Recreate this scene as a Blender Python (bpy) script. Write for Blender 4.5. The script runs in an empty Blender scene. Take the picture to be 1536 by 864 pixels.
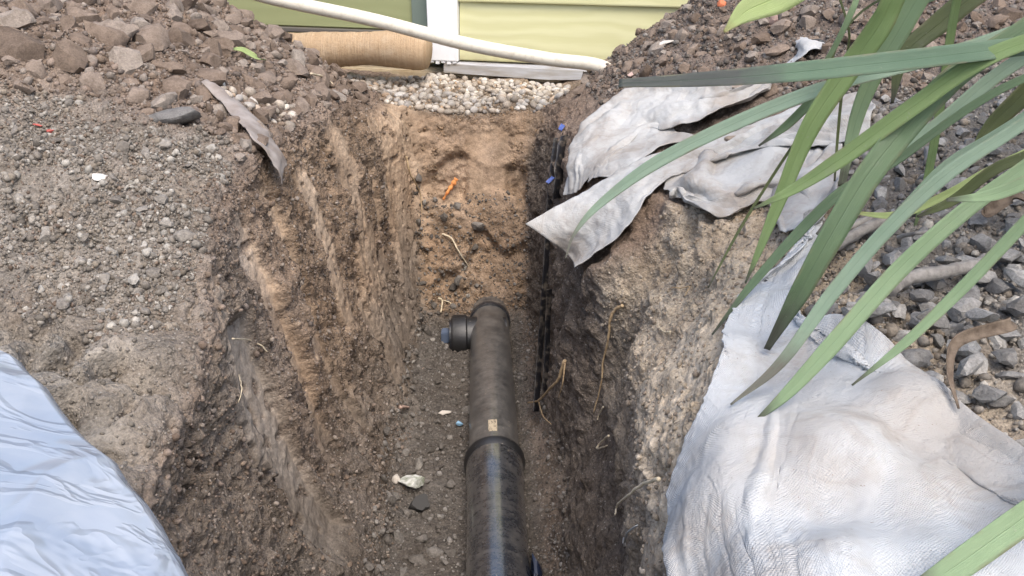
import bpy, bmesh, math, random
import numpy as np
from mathutils import Vector, Matrix, Euler

random.seed(7)
rng = np.random.default_rng(11)
SC = bpy.context.scene
COL = SC.collection
R = math.radians

# ------------------------------------------------------------------ camera, sky, sun, exposure
PITCH = R(25.0)
FPX = 1280.0                       # focal length in pixels of the 1536 x 864 photograph
CAMZ = 1.2                         # trench floor is about z = 0.08
cam_d = bpy.data.cameras.new('camera')
cam_d.sensor_width = 36.0
cam_d.lens = 36.0 * FPX / 1536.0
cam_d.clip_start = 0.02
cam_d.clip_end = 500.0
cam = bpy.data.objects.new('camera', cam_d)
COL.objects.link(cam)
cam.location = (0, 0, CAMZ)
cam.rotation_euler = (math.pi / 2 - PITCH, 0, 0)
SC.camera = cam

SUN_EL, SUN_AZ = R(60.0), R(162.0)     # azimuth clockwise from +Y (the way the camera looks)
world = bpy.data.worlds.new('World')
SC.world = world
world.use_nodes = True
wn = world.node_tree
bg = wn.nodes.get('Background') or wn.nodes.new('ShaderNodeBackground')
sky = wn.nodes.new('ShaderNodeTexSky')
sky.sky_type = 'NISHITA'
sky.sun_disc = False
sky.sun_elevation = SUN_EL
sky.sun_rotation = SUN_AZ
sky.air_density = 1.0
sky.dust_density = 4.0
sky.ozone_density = 1.0
wn.links.new(sky.outputs[0], bg.inputs[0])
bg.inputs[1].default_value = 0.15
sun_d = bpy.data.lights.new('sun', 'SUN')
sun_d.energy = 1.0
sun_d.angle = R(32)
sun_d.color = (1.0, 0.95, 0.87)
sun = bpy.data.objects.new('sun', sun_d)
COL.objects.link(sun)
sdir = Vector((math.sin(SUN_AZ) * math.cos(SUN_EL), math.cos(SUN_AZ) * math.cos(SUN_EL), math.sin(SUN_EL)))
sun.rotation_euler = sdir.to_track_quat('Z', 'Y').to_euler()
sun.location = sdir * 20
SC.view_settings.view_transform = 'Standard'
SC.view_settings.look = 'None'
SC.view_settings.exposure = 1.06
SC.view_settings.gamma = 1.0
SC.view_settings.use_curve_mapping = False

# ------------------------------------------------------------------ geometry helpers
CP, SP = math.cos(PITCH), math.sin(PITCH)

def P(px, py, Y):
    """a place seen at photograph pixel (px, py), Y metres in front of the camera along the trench"""
    u, v = (px - 768) / FPX, (py - 432) / FPX
    d = Y / (CP - v * SP)
    return np.array([u * d, Y, CAMZ - d * (SP + v * CP)])

def project(p):
    p = np.asarray(p, float)
    x, y, z = p[..., 0], p[..., 1], p[..., 2] - CAMZ
    d = y * CP - z * SP
    dn = -(y * SP + z * CP)
    dd = np.where(np.abs(d) < 1e-6, 1e-6, d)
    return 768 + FPX * x / dd, 432 + FPX * dn / dd, d

_perm = np.random.default_rng(3).permutation(256).astype(np.int32)
_perm = np.concatenate([_perm, _perm])
_g = np.random.default_rng(4).normal(size=(256, 3)).astype(np.float32)
_g /= np.linalg.norm(_g, axis=1, keepdims=True)

def noise(x, y, z):
    x, y, z = np.broadcast_arrays(np.asarray(x, np.float32), np.asarray(y, np.float32), np.asarray(z, np.float32))
    xi, yi, zi = np.floor(x).astype(np.int32), np.floor(y).astype(np.int32), np.floor(z).astype(np.int32)
    xf, yf, zf = x - xi, y - yi, z - zi
    xi &= 255; yi &= 255; zi &= 255
    u, v, w = [t * t * t * (t * (t * 6 - 15) + 10) for t in (xf, yf, zf)]
    out = np.zeros_like(xf)
    for dx in (0, 1):
        ax = _perm[(xi + dx) & 255]; wx = u if dx else 1 - u
        for dy in (0, 1):
            ay = _perm[ax + ((yi + dy) & 255)]; wy = v if dy else 1 - v
            for dz in (0, 1):
                g = _g[_perm[ay + ((zi + dz) & 255)]]
                wz = w if dz else 1 - w
                out += wx * wy * wz * (g[..., 0] * (xf - dx) + g[..., 1] * (yf - dy) + g[..., 2] * (zf - dz))
    return out

def sstep(a, b, x):
    t = np.clip((x - a) / (b - a), 0, 1)
    return t * t * (3 - 2 * t)

def lin(r, g, b):
    f = lambda c: c / 255 / 12.92 if c / 255 <= 0.04045 else ((c / 255 + 0.055) / 1.055) ** 2.4
    return (f(r), f(g), f(b))

def grid_faces(nu, nv):
    i = np.arange(nu - 1)[:, None] * nv + np.arange(nv - 1)[None, :]
    return np.stack([i, i + nv, i + nv + 1, i + 1], -1).reshape(-1, 4)

def mesh_np(name, verts, faces, smooth=True):
    """faces: (n, k) array, all of one size"""
    me = bpy.data.meshes.new(name)
    verts = np.ascontiguousarray(verts, np.float32); faces = np.ascontiguousarray(faces, np.int32)
    n, k = faces.shape
    me.vertices.add(len(verts)); me.vertices.foreach_set('co', verts.ravel())
    me.loops.add(n * k); me.loops.foreach_set('vertex_index', faces.ravel())
    me.polygons.add(n)
    me.polygons.foreach_set('loop_start', np.arange(0, n * k, k, dtype=np.int32))
    me.polygons.foreach_set('use_smooth', np.full(n, smooth, bool))
    me.update(calc_edges=True)
    return me

def add_col(me, col, name='Col'):
    a = me.color_attributes.new(name, 'FLOAT_COLOR', 'POINT')
    c = np.ones((len(me.vertices), 4), np.float32); c[:, :3] = col
    a.data.foreach_set('color', c.ravel())

def link(name, me, mat=None, parent=None, label=None, cat=None, group=None, kind=None):
    o = bpy.data.objects.new(name, me)
    COL.objects.link(o)
    if mat is not None and me is not None and len(me.materials) == 0:
        me.materials.append(mat)
    if parent is not None:
        o.parent = parent
    for k_, v_ in (('label', label), ('category', cat), ('group', group), ('kind', kind)):
        if v_:
            o[k_] = v_
    return o

def empty(name, loc, label, cat, group=None):
    o = link(name, None, label=label, cat=cat, group=group)
    o.location = tuple(map(float, loc))
    return o

def child(name, me, mat, parent, kind=None, label=None):
    """a part whose mesh is written in world coordinates"""
    o = link(name, me, mat, parent, kind=kind, label=label)
    o.matrix_parent_inverse = Matrix.Translation(-Vector(parent.location)) if parent.rotation_euler[:] == (0, 0, 0) else parent.matrix_basis.inverted()
    return o

def catmull(pts, n):
    p = np.asarray(pts, float)
    p = np.vstack([2 * p[0] - p[1], p, 2 * p[-1] - p[-2]])
    t = np.linspace(0, len(p) - 3, n); t[-1] -= 1e-9
    i = np.floor(t).astype(int); f = (t - i)[:, None]
    a, b, c, d = p[i], p[i + 1], p[i + 2], p[i + 3]
    return 0.5 * (2 * b + (c - a) * f + (2 * a - 5 * b + 4 * c - d) * f ** 2 + (3 * b - a - 3 * c + d) * f ** 3)

def frames(path):
    t = np.gradient(path, axis=0); t /= np.linalg.norm(t, axis=1, keepdims=True) + 1e-12
    ref = np.array([0.13, 0.21, 0.97])
    a = np.cross(t, ref); a /= np.linalg.norm(a, axis=1, keepdims=True) + 1e-12
    b = np.cross(t, a)
    return t, a, b

def tube_mesh(name, path, rad, seg=8, cap=True, rough=0.0):
    path = np.asarray(path, float); n = len(path)
    rad = np.broadcast_to(np.asarray(rad, float), (n,))
    t, a, b = frames(path)
    an = np.linspace(0, 2 * math.pi, seg, endpoint=False)
    ring = np.cos(an)[None, :, None] * a[:, None, :] + np.sin(an)[None, :, None] * b[:, None, :]
    r = rad[:, None, None]
    if rough:
        q = path[:, None, :] + ring * r
        r = r * (1 + rough * noise(q[..., 0] * 90, q[..., 1] * 90, q[..., 2] * 90)[..., None] * 2)
    v = (path[:, None, :] + ring * r).reshape(-1, 3)
    f = []
    i = np.arange(n - 1)[:, None] * seg; j = np.arange(seg)[None, :]; k = (j + 1) % seg
    f = np.stack([i + j, i + k, i + seg + k, i + seg + j], -1).reshape(-1, 4)
    if cap:
        v = np.vstack([v, path[0], path[-1]]); c0, c1 = len(v) - 2, len(v) - 1
        jj = np.arange(seg); kk = (jj + 1) % seg
        e = (n - 1) * seg
        f = np.vstack([f, np.stack([np.full(seg, c0), kk, jj, np.full(seg, c0)], -1)[:, [0, 1, 2, 2]],
                       np.stack([np.full(seg, c1), e + jj, e + kk, e + kk], -1)])
    # triangles written as degenerate quads are cleaned here
    me = bpy.data.meshes.new(name)
    me.from_pydata([tuple(q) for q in v], [], [tuple(dict.fromkeys(map(int, q))) for q in f])
    me.polygons.foreach_set('use_smooth', np.ones(len(me.polygons), bool))
    me.update()
    return me

def lathe_mesh(name, prof, seg=48, origin=(0, 0, 0), axis=(0, 1, 0)):
    """prof: list of (distance along axis, radius)"""
    ax = np.asarray(axis, float); ax /= np.linalg.norm(ax)
    a = np.cross(ax, (0.0, 0.0, 1.0)); a /= np.linalg.norm(a); b = np.cross(a, ax)
    bm = bmesh.new(); rings = []
    for s, r in prof:
        c = np.asarray(origin, float) + ax * s
        if r < 1e-6:
            rings.append([bm.verts.new(c)])
        else:
            rings.append([bm.verts.new(c + r * (math.cos(t) * a + math.sin(t) * b)) for t in np.linspace(0, 2 * math.pi, seg, endpoint=False)])
    for q0, q1 in zip(rings, rings[1:]):
        m = max(len(q0), len(q1))
        if m == 1:
            continue
        for j in range(m):
            k = (j + 1) % m
            vs = [q0[j % len(q0)], q0[k % len(q0)], q1[k % len(q1)], q1[j % len(q1)]]
            vs = list(dict.fromkeys(vs))
            if len(vs) >= 3:
                bm.faces.new(vs)
    bmesh.ops.recalc_face_normals(bm, faces=bm.faces)
    me = bpy.data.meshes.new(name); bm.to_mesh(me); bm.free()
    me.polygons.foreach_set('use_smooth', np.ones(len(me.polygons), bool))
    me.set_sharp_from_angle(angle=R(40))
    return me

def box_bm(bm, x0, x1, y0, y1, z0, z1):
    vs = [bm.verts.new(c) for c in ((x0, y0, z0), (x1, y0, z0), (x1, y1, z0), (x0, y1, z0), (x0, y0, z1), (x1, y0, z1), (x1, y1, z1), (x0, y1, z1))]
    for q in ((3, 2, 1, 0), (4, 5, 6, 7), (0, 1, 5, 4), (1, 2, 6, 5), (2, 3, 7, 6), (3, 0, 4, 7)):
        bm.faces.new([vs[i] for i in q])

def box_mesh(name, x0, x1, y0, y1, z0, z1, bev=0.0):
    bm = bmesh.new(); box_bm(bm, x0, x1, y0, y1, z0, z1)
    if bev:
        bmesh.ops.bevel(bm, geom=list(bm.edges), offset=bev, segments=2, affect='EDGES')
    me = bpy.data.meshes.new(name); bm.to_mesh(me); bm.free()
    return me

# ------------------------------------------------------------------ materials
class Mat:
    def __init__(s, name, rough=0.9, spec=0.3):
        s.m = bpy.data.materials.new(name); s.m.use_nodes = True
        s.t = s.m.node_tree; s.n = s.t.nodes; s.l = s.t.links
        s.b = s.n.get('Principled BSDF')
        s.b.inputs['Roughness'].default_value = rough
        s.b.inputs['Specular IOR Level'].default_value = spec
    def node(s, typ, ins=None, **kw):
        n = s.n.new(typ)
        for k, v in kw.items():
            setattr(n, k, v)
        for k, v in (ins or {}).items():
            if hasattr(v, 'is_linked') or v.__class__.__name__.startswith('NodeSocket'):
                s.l.new(v, n.inputs[k])
            else:
                n.inputs[k].default_value = v
        return n
    def coord(s, kind='Object'):
        return s.node('ShaderNodeTexCoord').outputs[kind]
    def world(s):
        return s.node('ShaderNodeNewGeometry').outputs['Position']
    def noise(s, vec, scale, detail=4, rough=0.6, dist=0.0):
        return s.node('ShaderNodeTexNoise', {'Vector': vec, 'Scale': scale, 'Detail': detail, 'Roughness': rough, 'Distortion': dist}).outputs[0]
    def vor(s, vec, scale, feature='F1', out='Distance', rnd=1.0):
        return s.node('ShaderNodeTexVoronoi', {'Vector': vec, 'Scale': scale, 'Randomness': rnd}, feature=feature).outputs[out]
    def mapping(s, vec, scale=(1, 1, 1), rot=(0, 0, 0)):
        return s.node('ShaderNodeMapping', {'Vector': vec, 'Scale': scale, 'Rotation': rot}).outputs[0]
    def rng(s, v, a, b, c, d):
        return s.node('ShaderNodeMapRange', {0: v, 1: a, 2: b, 3: c, 4: d}).outputs[0]
    def ramp(s, fac, stops):
        n = s.node('ShaderNodeValToRGB', {0: fac})
        e = n.color_ramp.elements
        while len(e) < len(stops):
            e.new(0.5)
        for q, (p_, c_) in zip(e, stops):
            q.position = p_; q.color = (*c_, 1) if len(c_) == 3 else c_
        return n.outputs[0]
    def mix(s, fac, a, b, blend='MIX'):
        n = s.node('ShaderNodeMix', data_type='RGBA', blend_type=blend)
        for idx, v in ((0, fac), (6, a), (7, b)):
            if v.__class__.__name__.startswith('NodeSocket'):
                s.l.new(v, n.inputs[idx])
            else:
                n.inputs[idx].default_value = (*v, 1) if isinstance(v, tuple) and len(v) == 3 else v
        return n.outputs[2]
    def math(s, op, a, b=0.0):
        return s.node('ShaderNodeMath', {0: a, 1: b}, operation=op).outputs[0]
    def attr(s, name):
        return s.node('ShaderNodeAttribute', attribute_name=name)
    def bump(s, h, strength, dist, prev=None):
        n = s.node('ShaderNodeBump', {'Height': h, 'Strength': strength, 'Distance': dist})
        if prev is not None:
            s.l.new(prev, n.inputs['Normal'])
        return n.outputs[0]
    def color(s, v):
        if v.__class__.__name__.startswith('NodeSocket'):
            s.l.new(v, s.b.inputs['Base Color'])
        else:
            s.b.inputs['Base Color'].default_value = (*v, 1)
    def normal(s, v):
        s.l.new(v, s.b.inputs['Normal'])
    def rough(s, v):
        s.l.new(v, s.b.inputs['Roughness'])

def soil_material():
    k = Mat('soil', 0.95, 0.15)
    w = k.world(); at = k.attr('Col'); sm = k.attr('Smooth').outputs['Fac']
    n1 = k.noise(w, 45, 6, 0.7); n2 = k.noise(w, 260, 5, 0.75); n3 = k.noise(w, 9, 3)
    c = k.mix(1.0, at.outputs['Color'], k.ramp(n1, [(0.25, (0.62, 0.60, 0.58)), (0.5, (1, 1, 1)), (0.75, (1.35, 1.34, 1.32))]), 'MULTIPLY')
    c = k.mix(1.0, c, k.ramp(n3, [(0.3, (0.88, 0.84, 0.8)), (0.7, (1.12, 1.14, 1.16))]), 'MULTIPLY')
    c2 = k.mix(1.0, c, k.ramp(n2, [(0.3, (0.55, 0.54, 0.53)), (0.5, (1, 1, 1)), (0.72, (1.45, 1.45, 1.45))]), 'MULTIPLY')
    c = k.mix(k.rng(sm, 0, 1, 1, 0.5), c, c2)
    # little pale grains of stone in the soil
    gr = k.vor(w, 210); gc = k.vor(w, 210, out='Color')
    sel = k.math('MULTIPLY', k.rng(gr, 0.22, 0.30, 1, 0), k.math('GREATER_THAN', k.node('ShaderNodeSeparateColor', {0: gc}).outputs[0], 0.86))
    c = k.mix(k.math('MULTIPLY', sel, k.rng(sm, 0, 1, 0.7, 0.1)), c, (0.42, 0.39, 0.35))
    k.color(c)
    v1 = k.vor(w, 120); v2 = k.vor(w, 330)
    h = k.math('ADD', k.math('MULTIPLY', n2, 0.9), k.math('ADD', k.math('MULTIPLY', v1, -0.9), k.math('MULTIPLY', v2, -0.4)))
    k.normal(k.bump(h, k.rng(sm, 0, 1, 0.9, 0.3), 0.006))
    return k.m
M_SOIL = soil_material()

def rock_material(name, stops, rough=0.9, use_attr=False, scale=60, bumpd=0.004, spec=0.2):
    k = Mat(name, rough, spec)
    w = k.coord('Object') if not use_attr else k.world()
    if use_attr:
        base = k.attr('Col').outputs['Color']
    else:
        base = k.ramp(k.node('ShaderNodeObjectInfo').outputs['Random'], stops)
        w = k.world()
    n1 = k.noise(w, scale, 6, 0.7); n2 = k.noise(w, scale * 6, 4, 0.7)
    c = k.mix(1.0, base, k.ramp(n1, [(0.28, (0.62, 0.6, 0.58)), (0.5, (1, 1, 1)), (0.75, (1.3, 1.3, 1.3))]), 'MULTIPLY')
    c = k.mix(1.0, c, k.ramp(n2, [(0.3, (0.72, 0.72, 0.72)), (0.7, (1.25, 1.25, 1.25))]), 'MULTIPLY')
    k.color(c)
    k.normal(k.bump(k.math('ADD', n1, k.math('MULTIPLY', n2, 0.5)), 0.7, bumpd))
    return k.m

BROWN = [(0.0, (0.13, 0.098, 0.075)), (0.35, (0.19, 0.145, 0.112)), (0.7, (0.23, 0.185, 0.15)), (1.0, (0.27, 0.235, 0.20))]
GREY = [(0.0, (0.15, 0.143, 0.135)), (0.4, (0.215, 0.207, 0.195)), (0.75, (0.275, 0.265, 0.25)), (1.0, (0.35, 0.335, 0.31))]
PEB = [(0.0, (0.24, 0.205, 0.165)), (0.3, (0.40, 0.34, 0.275)), (0.55, (0.50, 0.455, 0.39)), (0.8, (0.31, 0.285, 0.26)), (0.92, (0.60, 0.56, 0.50)), (1.0, (0.40, 0.28, 0.18))]
M_CLOD = rock_material('clod_soil', BROWN, 0.95)
M_STONE = rock_material('crushed_stone', GREY, 0.88)
WARM = [(0.0, (0.15, 0.132, 0.112)), (0.4, (0.215, 0.193, 0.167)), (0.8, (0.275, 0.25, 0.218)), (1.0, (0.37, 0.345, 0.305))]
M_STONEW = rock_material('bank_stone', WARM, 0.9)
M_PEB = rock_material('river_pebble', PEB, 0.6, scale=50, bumpd=0.0015, spec=0.4)
M_CRUMB = rock_material('soil_crumbs', None, 0.95, use_attr=True)

# ------------------------------------------------------------------ terrain: one continuous sheet, swept along the trench
UKEY_N = [10, 28, 130, 110, 80, 90, 80, 50, 58, 80, 90, 80, 90, 130, 28, 10]
# stations along Y
Ys = np.concatenate([np.linspace(-0.75, -0.5, 16)[:-1], np.linspace(-0.5, 0.34, 44)[:-1],
                     0.34 * (2.19 / 0.34) ** (0.72 * np.linspace(0, 1, 520) + 0.28 * np.log((0.34 + np.linspace(0, 1, 520) * 1.85) / 0.34) / math.log(2.19 / 0.34))[:-1],
                     2.19 + 0.27 * np.linspace(0, 1, 190)[:-1], np.linspace(2.46, 3.0, 84)[:-1], np.linspace(3.0, 3.8, 16)])
NV = len(Ys)
def key(*kv):
    a = np.array(kv, float)
    return np.interp(Ys, a[:, 0], a[:, 1])
def gsm(a, s, axis=0):
    r = int(3 * s) + 1; kx = np.exp(-0.5 * (np.arange(-r, r + 1) / s) ** 2); kx /= kx.sum()
    pad = [(0, 0)] * a.ndim; pad[axis] = (r, r)
    b = np.pad(a, pad, mode='edge')
    return np.apply_along_axis(lambda q: np.convolve(q, kx, 'valid'), axis, b)

floor_d = key((-0.75, 0.45), (-0.68, 0.5), (-0.52, 1.05), (0.4, 1.08), (1.0, 1.095), (1.5, 1.115), (2.1, 1.15), (2.20, 1.155), (2.235, 1.10), (2.30, 0.95), (2.38, 0.74), (2.44, 0.615), (2.46, 0.59), (2.5, 0.575), (2.75, 0.548), (3.0, 0.54), (3.8, 0.5))
near0, far0 = -0.52, 2.44
cut = np.clip((floor_d - 0.5) / 0.6, 0.02, 1)        # how open the trench is at this station
lipLx = key((-0.75, -0.34), (0.4, -0.325), (0.8, -0.345), (0.93, -0.36), (0.99, -0.395), (1.2, -0.41), (1.5, -0.41), (1.95, -0.39), (2.2, -0.375), (2.36, -0.36), (2.6, -0.40))
lipLd = key((-0.75, 0.48), (0.4, 0.50), (0.8, 0.50), (0.92, 0.465), (1.15, 0.385), (1.5, 0.385), (1.95, 0.435), (2.2, 0.49), (2.36, 0.53), (2.5, 0.565), (2.8, 0.545), (3.8, 0.5))
L1d = key((-0.75, 0.45), (0.4, 0.43), (0.8, 0.40), (1.05, 0.35), (1.35, 0.275), (1.55, 0.23), (1.9, 0.225), (2.2, 0.25), (2.36, 0.25), (2.5, 0.34), (2.66, 0.50), (3, 0.54), (3.8, 0.5))
L2d = key((-0.75, 0.44), (0.4, 0.40), (0.8, 0.36), (1.05, 0.28), (1.35, 0.16), (1.6, 0.11), (1.9, 0.09), (2.2, 0.07), (2.4, 0.10), (2.6, 0.32), (2.8, 0.48), (3.8, 0.5))
L3d = key((-0.75, 0.5), (0.8, 0.45), (1.6, 0.34), (2.2, 0.25), (2.6, 0.42), (2.9, 0.5), (3.8, 0.5))
W1Lx = key((-0.75, -0.32), (0.8, -0.325), (0.94, -0.335), (1.0, -0.375), (1.2, -0.385), (1.5, -0.38), (1.95, -0.35), (2.2, -0.325), (2.36, -0.305), (2.6, -0.3))
W2Lx = key((-0.75, -0.29), (0.8, -0.295), (1.2, -0.325), (1.5, -0.32), (1.9, -0.305), (2.36, -0.285), (2.6, -0.28))
bLx = key((-0.75, -0.225), (0.8, -0.225), (1.2, -0.232), (1.6, -0.235), (2.36, -0.265), (2.6, -0.26))
bRx = key((-0.75, 0.085), (1.0, 0.082), (1.6, 0.06), (2.36, 0.045), (2.6, 0.05))
W2Rx = key((-0.75, 0.125), (0.8, 0.135), (1.2, 0.165), (1.30, 0.165), (1.40, 0.105), (1.5, 0.095), (1.8, 0.085), (2.36, 0.06), (2.6, 0.06))
W1Rx = key((-0.75, 0.125), (0.7, 0.13), (0.9, 0.142), (1.15, 0.195), (1.30, 0.218), (1.36, 0.130), (1.7, 0.105), (2.0, 0.09), (2.36, 0.075), (2.6, 0.07))
lipRx = key((-0.75, 0.17), (0.4, 0.17), (0.68, 0.195), (0.9, 0.25), (1.2, 0.31), (1.31, 0.305), (1.40, 0.225), (1.55, 0.19), (1.7, 0.17), (2.0, 0.135), (2.36, 0.11), (2.6, 0.11))
lipRd = key((-0.75, 0.48), (0.4, 0.455), (0.7, 0.455), (0.9, 0.45), (1.2, 0.46), (1.45, 0.485), (1.7, 0.48), (2.0, 0.50), (2.25, 0.555), (2.45, 0.57), (2.75, 0.548), (3.8, 0.5))
R1d = key((-0.75, 0.45), (0.4, 0.41), (0.8, 0.40), (1.2, 0.395), (1.6, 0.36), (1.9, 0.30), (2.1, 0.225), (2.25, 0.19), (2.42, 0.22), (2.6, 0.42), (2.8, 0.5), (3.8, 0.5))
R2d = key((-0.75, 0.45), (0.4, 0.37), (0.8, 0.33), (1.2, 0.27), (1.6, 0.19), (2.0, 0.09), (2.3, 0.06), (2.5, 0.25), (2.7, 0.48), (3.8, 0.5))
R3d = key((-0.75, 0.5), (0.8, 0.44), (1.6, 0.34), (2.2, 0.25), (2.6, 0.45), (3.8, 0.5))
def depth_at(fr_L, top):
    return top + fr_L * (floor_d - top)
one = np.ones(NV)
CX = [-3.4 * one, -1.9 * one, -1.15 * one, -0.76 * one, lipLx, W1Lx, W2Lx, bLx, -0.5 * (0.08 * one) - 0.10, bRx, W2Rx, W1Rx, lipRx, 0.5 * one, 1.02 * one, 1.9 * one, 3.4 * one]
CD = [0.5 * one, L3d, L2d, L1d, lipLd, depth_at(0.21, lipLd), depth_at(0.66, lipLd), floor_d - 0.015, floor_d + 0.005, floor_d - 0.02, depth_at(0.62, lipRd), depth_at(0.24, lipRd), lipRd, R1d, R2d, R3d, 0.5 * one]
us = []
for i, n in enumerate(UKEY_N):
    us.append(i + np.linspace(0, 1, n, endpoint=False))
us = np.concatenate(us + [[len(UKEY_N)]])
NU = len(us)
ui = np.minimum(us.astype(int), len(UKEY_N) - 1); uf = (us - ui)[:, None]
CXa, CDa = np.array(CX), np.array(CD)
X = CXa[ui] * (1 - uf) + CXa[ui + 1] * uf
Dp = CDa[ui] * (1 - uf) + CDa[ui + 1] * uf
X = gsm(gsm(X, 9, 0), 3, 1); Dp = gsm(gsm(Dp, 9, 0), 1.5, 1)
Yg = np.broadcast_to(Ys[None, :], X.shape).copy()
Zg = CAMZ - Dp
Pg = np.stack([X, Yg, Zg], -1)

def grid_normals(p):
    a = np.gradient(p, axis=0); b = np.gradient(p, axis=1)
    n = np.cross(a, b); n /= np.linalg.norm(n, axis=-1, keepdims=True) + 1e-12
    return n
Ng = grid_normals(np.stack([gsm(gsm(Pg[..., i_], 14, 0), 10, 1) for i_ in range(3)], -1))
U = np.broadcast_to(us[:, None], X.shape)
# region weights
wallL = sstep(3.9, 4.5, U) * (1 - sstep(7.0, 7.4, U))
wallR = sstep(8.8, 9.3, U) * (1 - sstep(11.8, 12.3, U))
flo = sstep(6.8, 7.3, U) * (1 - sstep(8.8, 9.2, U))
endw = sstep(2.375, 2.40, Yg) * (1 - sstep(2.45, 2.47, Yg)) * sstep(4.6, 5.2, U) * (1 - sstep(11, 11.6, U))
endw = np.maximum(endw, sstep(2.20, 2.25, Yg) * (1 - sstep(2.45, 2.47, Yg)) * sstep(6.7, 7.1, U) * (1 - sstep(8.9, 9.2, U)))
grav = sstep(2.45, 2.475, Yg)
wall = np.clip(wallL + wallR + endw, 0, 1) * (1 - grav)
bankL = 1 - sstep(3.8, 4.2, U); bankR = sstep(12.0, 12.4, U)
x, y, z = [Pg[..., i].astype(np.float32) for i in range(3)]
greyL = bankL * (1 - sstep(1.20, 1.50, y + 0.30 * (x + 0.7) + 0.22 * noise(x * 5, y * 5, z * 5) + 0.10 * noise(x * 16, y * 16, z * 16))) * sstep(0.80, 1.0, y - 0.25 * (x + 0.5) + 0.22 * noise(x * 6, y * 6, z * 6 + 3) + 0.08 * noise(x * 20, y * 20, z * 20))
n4 = noise(x * 4, y * 4, z * 4 + 7); n10 = noise(x * 10, y * 10, z * 10); n25 = noise(x * 24 + 3, y * 24, z * 24); n60 = noise(x * 62, y * 62, z * 62)
n130 = noise(x * 140, y * 140, z * 140)
cl = np.abs(n10) * 0.028 + np.abs(n25) * 0.020 + np.abs(n60) * 0.009 + np.abs(n130) * 0.0035
# scraped faces left by the spade: tall smooth patches on the walls
st = noise(y * 5.0 + 0.2 * z, z * 1.6, 9.3 + 0 * x)
scr = 0.85 * sstep(0.09, 0.15, st + 0.30 * noise(y * 26, z * 9, x * 9) + 0.16 * n60) * np.clip(wallL + endw * 0.6 + 0.7 * wallR * (1 - sstep(0.9, 1.3, y)), 0, 1) * (1 - grav)
gou = noise(y * 34, z * 3.0, 2.4 + 0 * x); gou2 = noise(y * 12 + 5, z * 1.5, 3.7 + 0 * x)
nearw = wallL * (1 - sstep(0.92, 1.0, y)); scr = scr * (1 - 0.9 * nearw); gou = gou * (1 - 0.8 * nearw); gou2 = gou2 * (1 - 0.7 * nearw)
crk = sstep(0.045, 0.0, np.abs(noise(x * 9 + 5, y * 9, z * 6))) * sstep(0.0, 0.2, noise(x * 3, y * 3 + 4, z * 3))
amp = 1.0 * np.ones_like(x)
amp = amp * (1 - 0.15 * greyL)
lumpy = sstep(10.9, 11.3, U) * (1 - sstep(12.6, 13.0, U)) * (1 - sstep(1.4, 1.5, y))
d = 0.04 * n4 * (1 - 0.6 * flo) * (1 - 0.7 * endw) * (1 - 0.7 * grav)
rough_d = cl - 0.02 + 0.010 * n25 + 0.006 * n60 + 0.0035 * n130
d += rough_d * amp * (1 - wall * 0.1) + lumpy * (0.035 * n10 + 0.018 * n25 - 0.02 * crk)
d += greyL * (0.016 * np.abs(n25) + 0.011 * np.abs(n60) + 0.005 * n130 - 0.008)
d += wall * (1 - lumpy) * (gou * 0.006 + gou2 * 0.018)
smooth_d = 0.006 * n10 + 0.0022 * n60 + 0.0030 * gou + 0.0010 * n130
d_wall = 0.04 * n4 * 0.4 - 0.004 + smooth_d + 0.022 * gou2
d = d * (1 - scr) + d_wall * scr
d -= 0.012 * crk * wall * (1 - grav)
ehol = sstep(0.08, 0.24, noise(x * 9 + 1, y * 9, z * 8 + 5)) * endw * (1 - grav)
d = d - 0.028 * ehol + endw * (1 - grav) * (0.016 * n10 + 0.012 * n25 + 0.006 * n60)
clz = bankL * (1 - sstep(0.95, 1.15, y)) * (1 - greyL)
n7 = noise(x * 8.5 + 6, y * 8.5, z * 8.5 + 2 + 1.2 * n25)
chunk = np.minimum(np.abs(n7), 0.22); ckl = sstep(0.035, 0.0, np.abs(n7)) * sstep(-0.1, 0.15, n4)
d = d - clz * rough_d * 0.5 + clz * (0.14 * chunk - 0.02 + 0.012 * n25 - 0.020 * ckl)
scr = np.maximum(scr, clz * 0.55 * sstep(-0.05, 0.15, noise(x * 7, y * 7, z * 7 + 1)))
wy = 0.010 * noise(z * 9, y * 9, 4.2 + 0 * x) + 0.004 * noise(z * 40, y * 40, 4.2 + 0 * x)
spade = np.zeros_like(x); rec = np.zeros_like(x)
for yc_, w_, zt_, zb_, dep_ in ((1.075, 0.115, 0.66, 0.22, 0.026), (1.25, 0.065, 0.76, 0.30, 0.022), (1.40, 0.055, 0.74, 0.22, 0.026), (1.60, 0.07, 0.72, 0.36, 0.012),
                                (1.80, 0.05, 0.66, 0.24, 0.018), (1.98, 0.06, 0.62, 0.30, 0.014), (2.17, 0.06, 0.60, 0.22, 0.018), (1.70, 0.03, 0.40, 0.14, 0.012)):
    q_ = sstep(yc_ - w_ / 2 - 0.003, yc_ - w_ / 2 + 0.003, y + wy + 0.08 * (z - 0.4)) * (1 - sstep(yc_ + w_ / 2 - 0.003, yc_ + w_ / 2 + 0.003, y + wy + 0.08 * (z - 0.4)))
    q_ = q_ * sstep(zb_ - 0.03, zb_ + 0.03, z + 3 * wy) * (1 - sstep(zt_ - 0.02, zt_ + 0.02, z + 3 * wy)) * wallL
    spade = np.maximum(spade, q_); rec = np.maximum(rec, q_ * dep_)
grv = sstep(0.05, 0.0, np.abs(noise(y * 16 + 2.7, z * 2.2, 8.1 + 0 * x))) * sstep(-0.05, 0.2, noise(y * 5, z * 5, 1.9 + 0 * x)) * wallL * (1 - nearw)
d = d - 0.013 * grv * (1 - spade)
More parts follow.
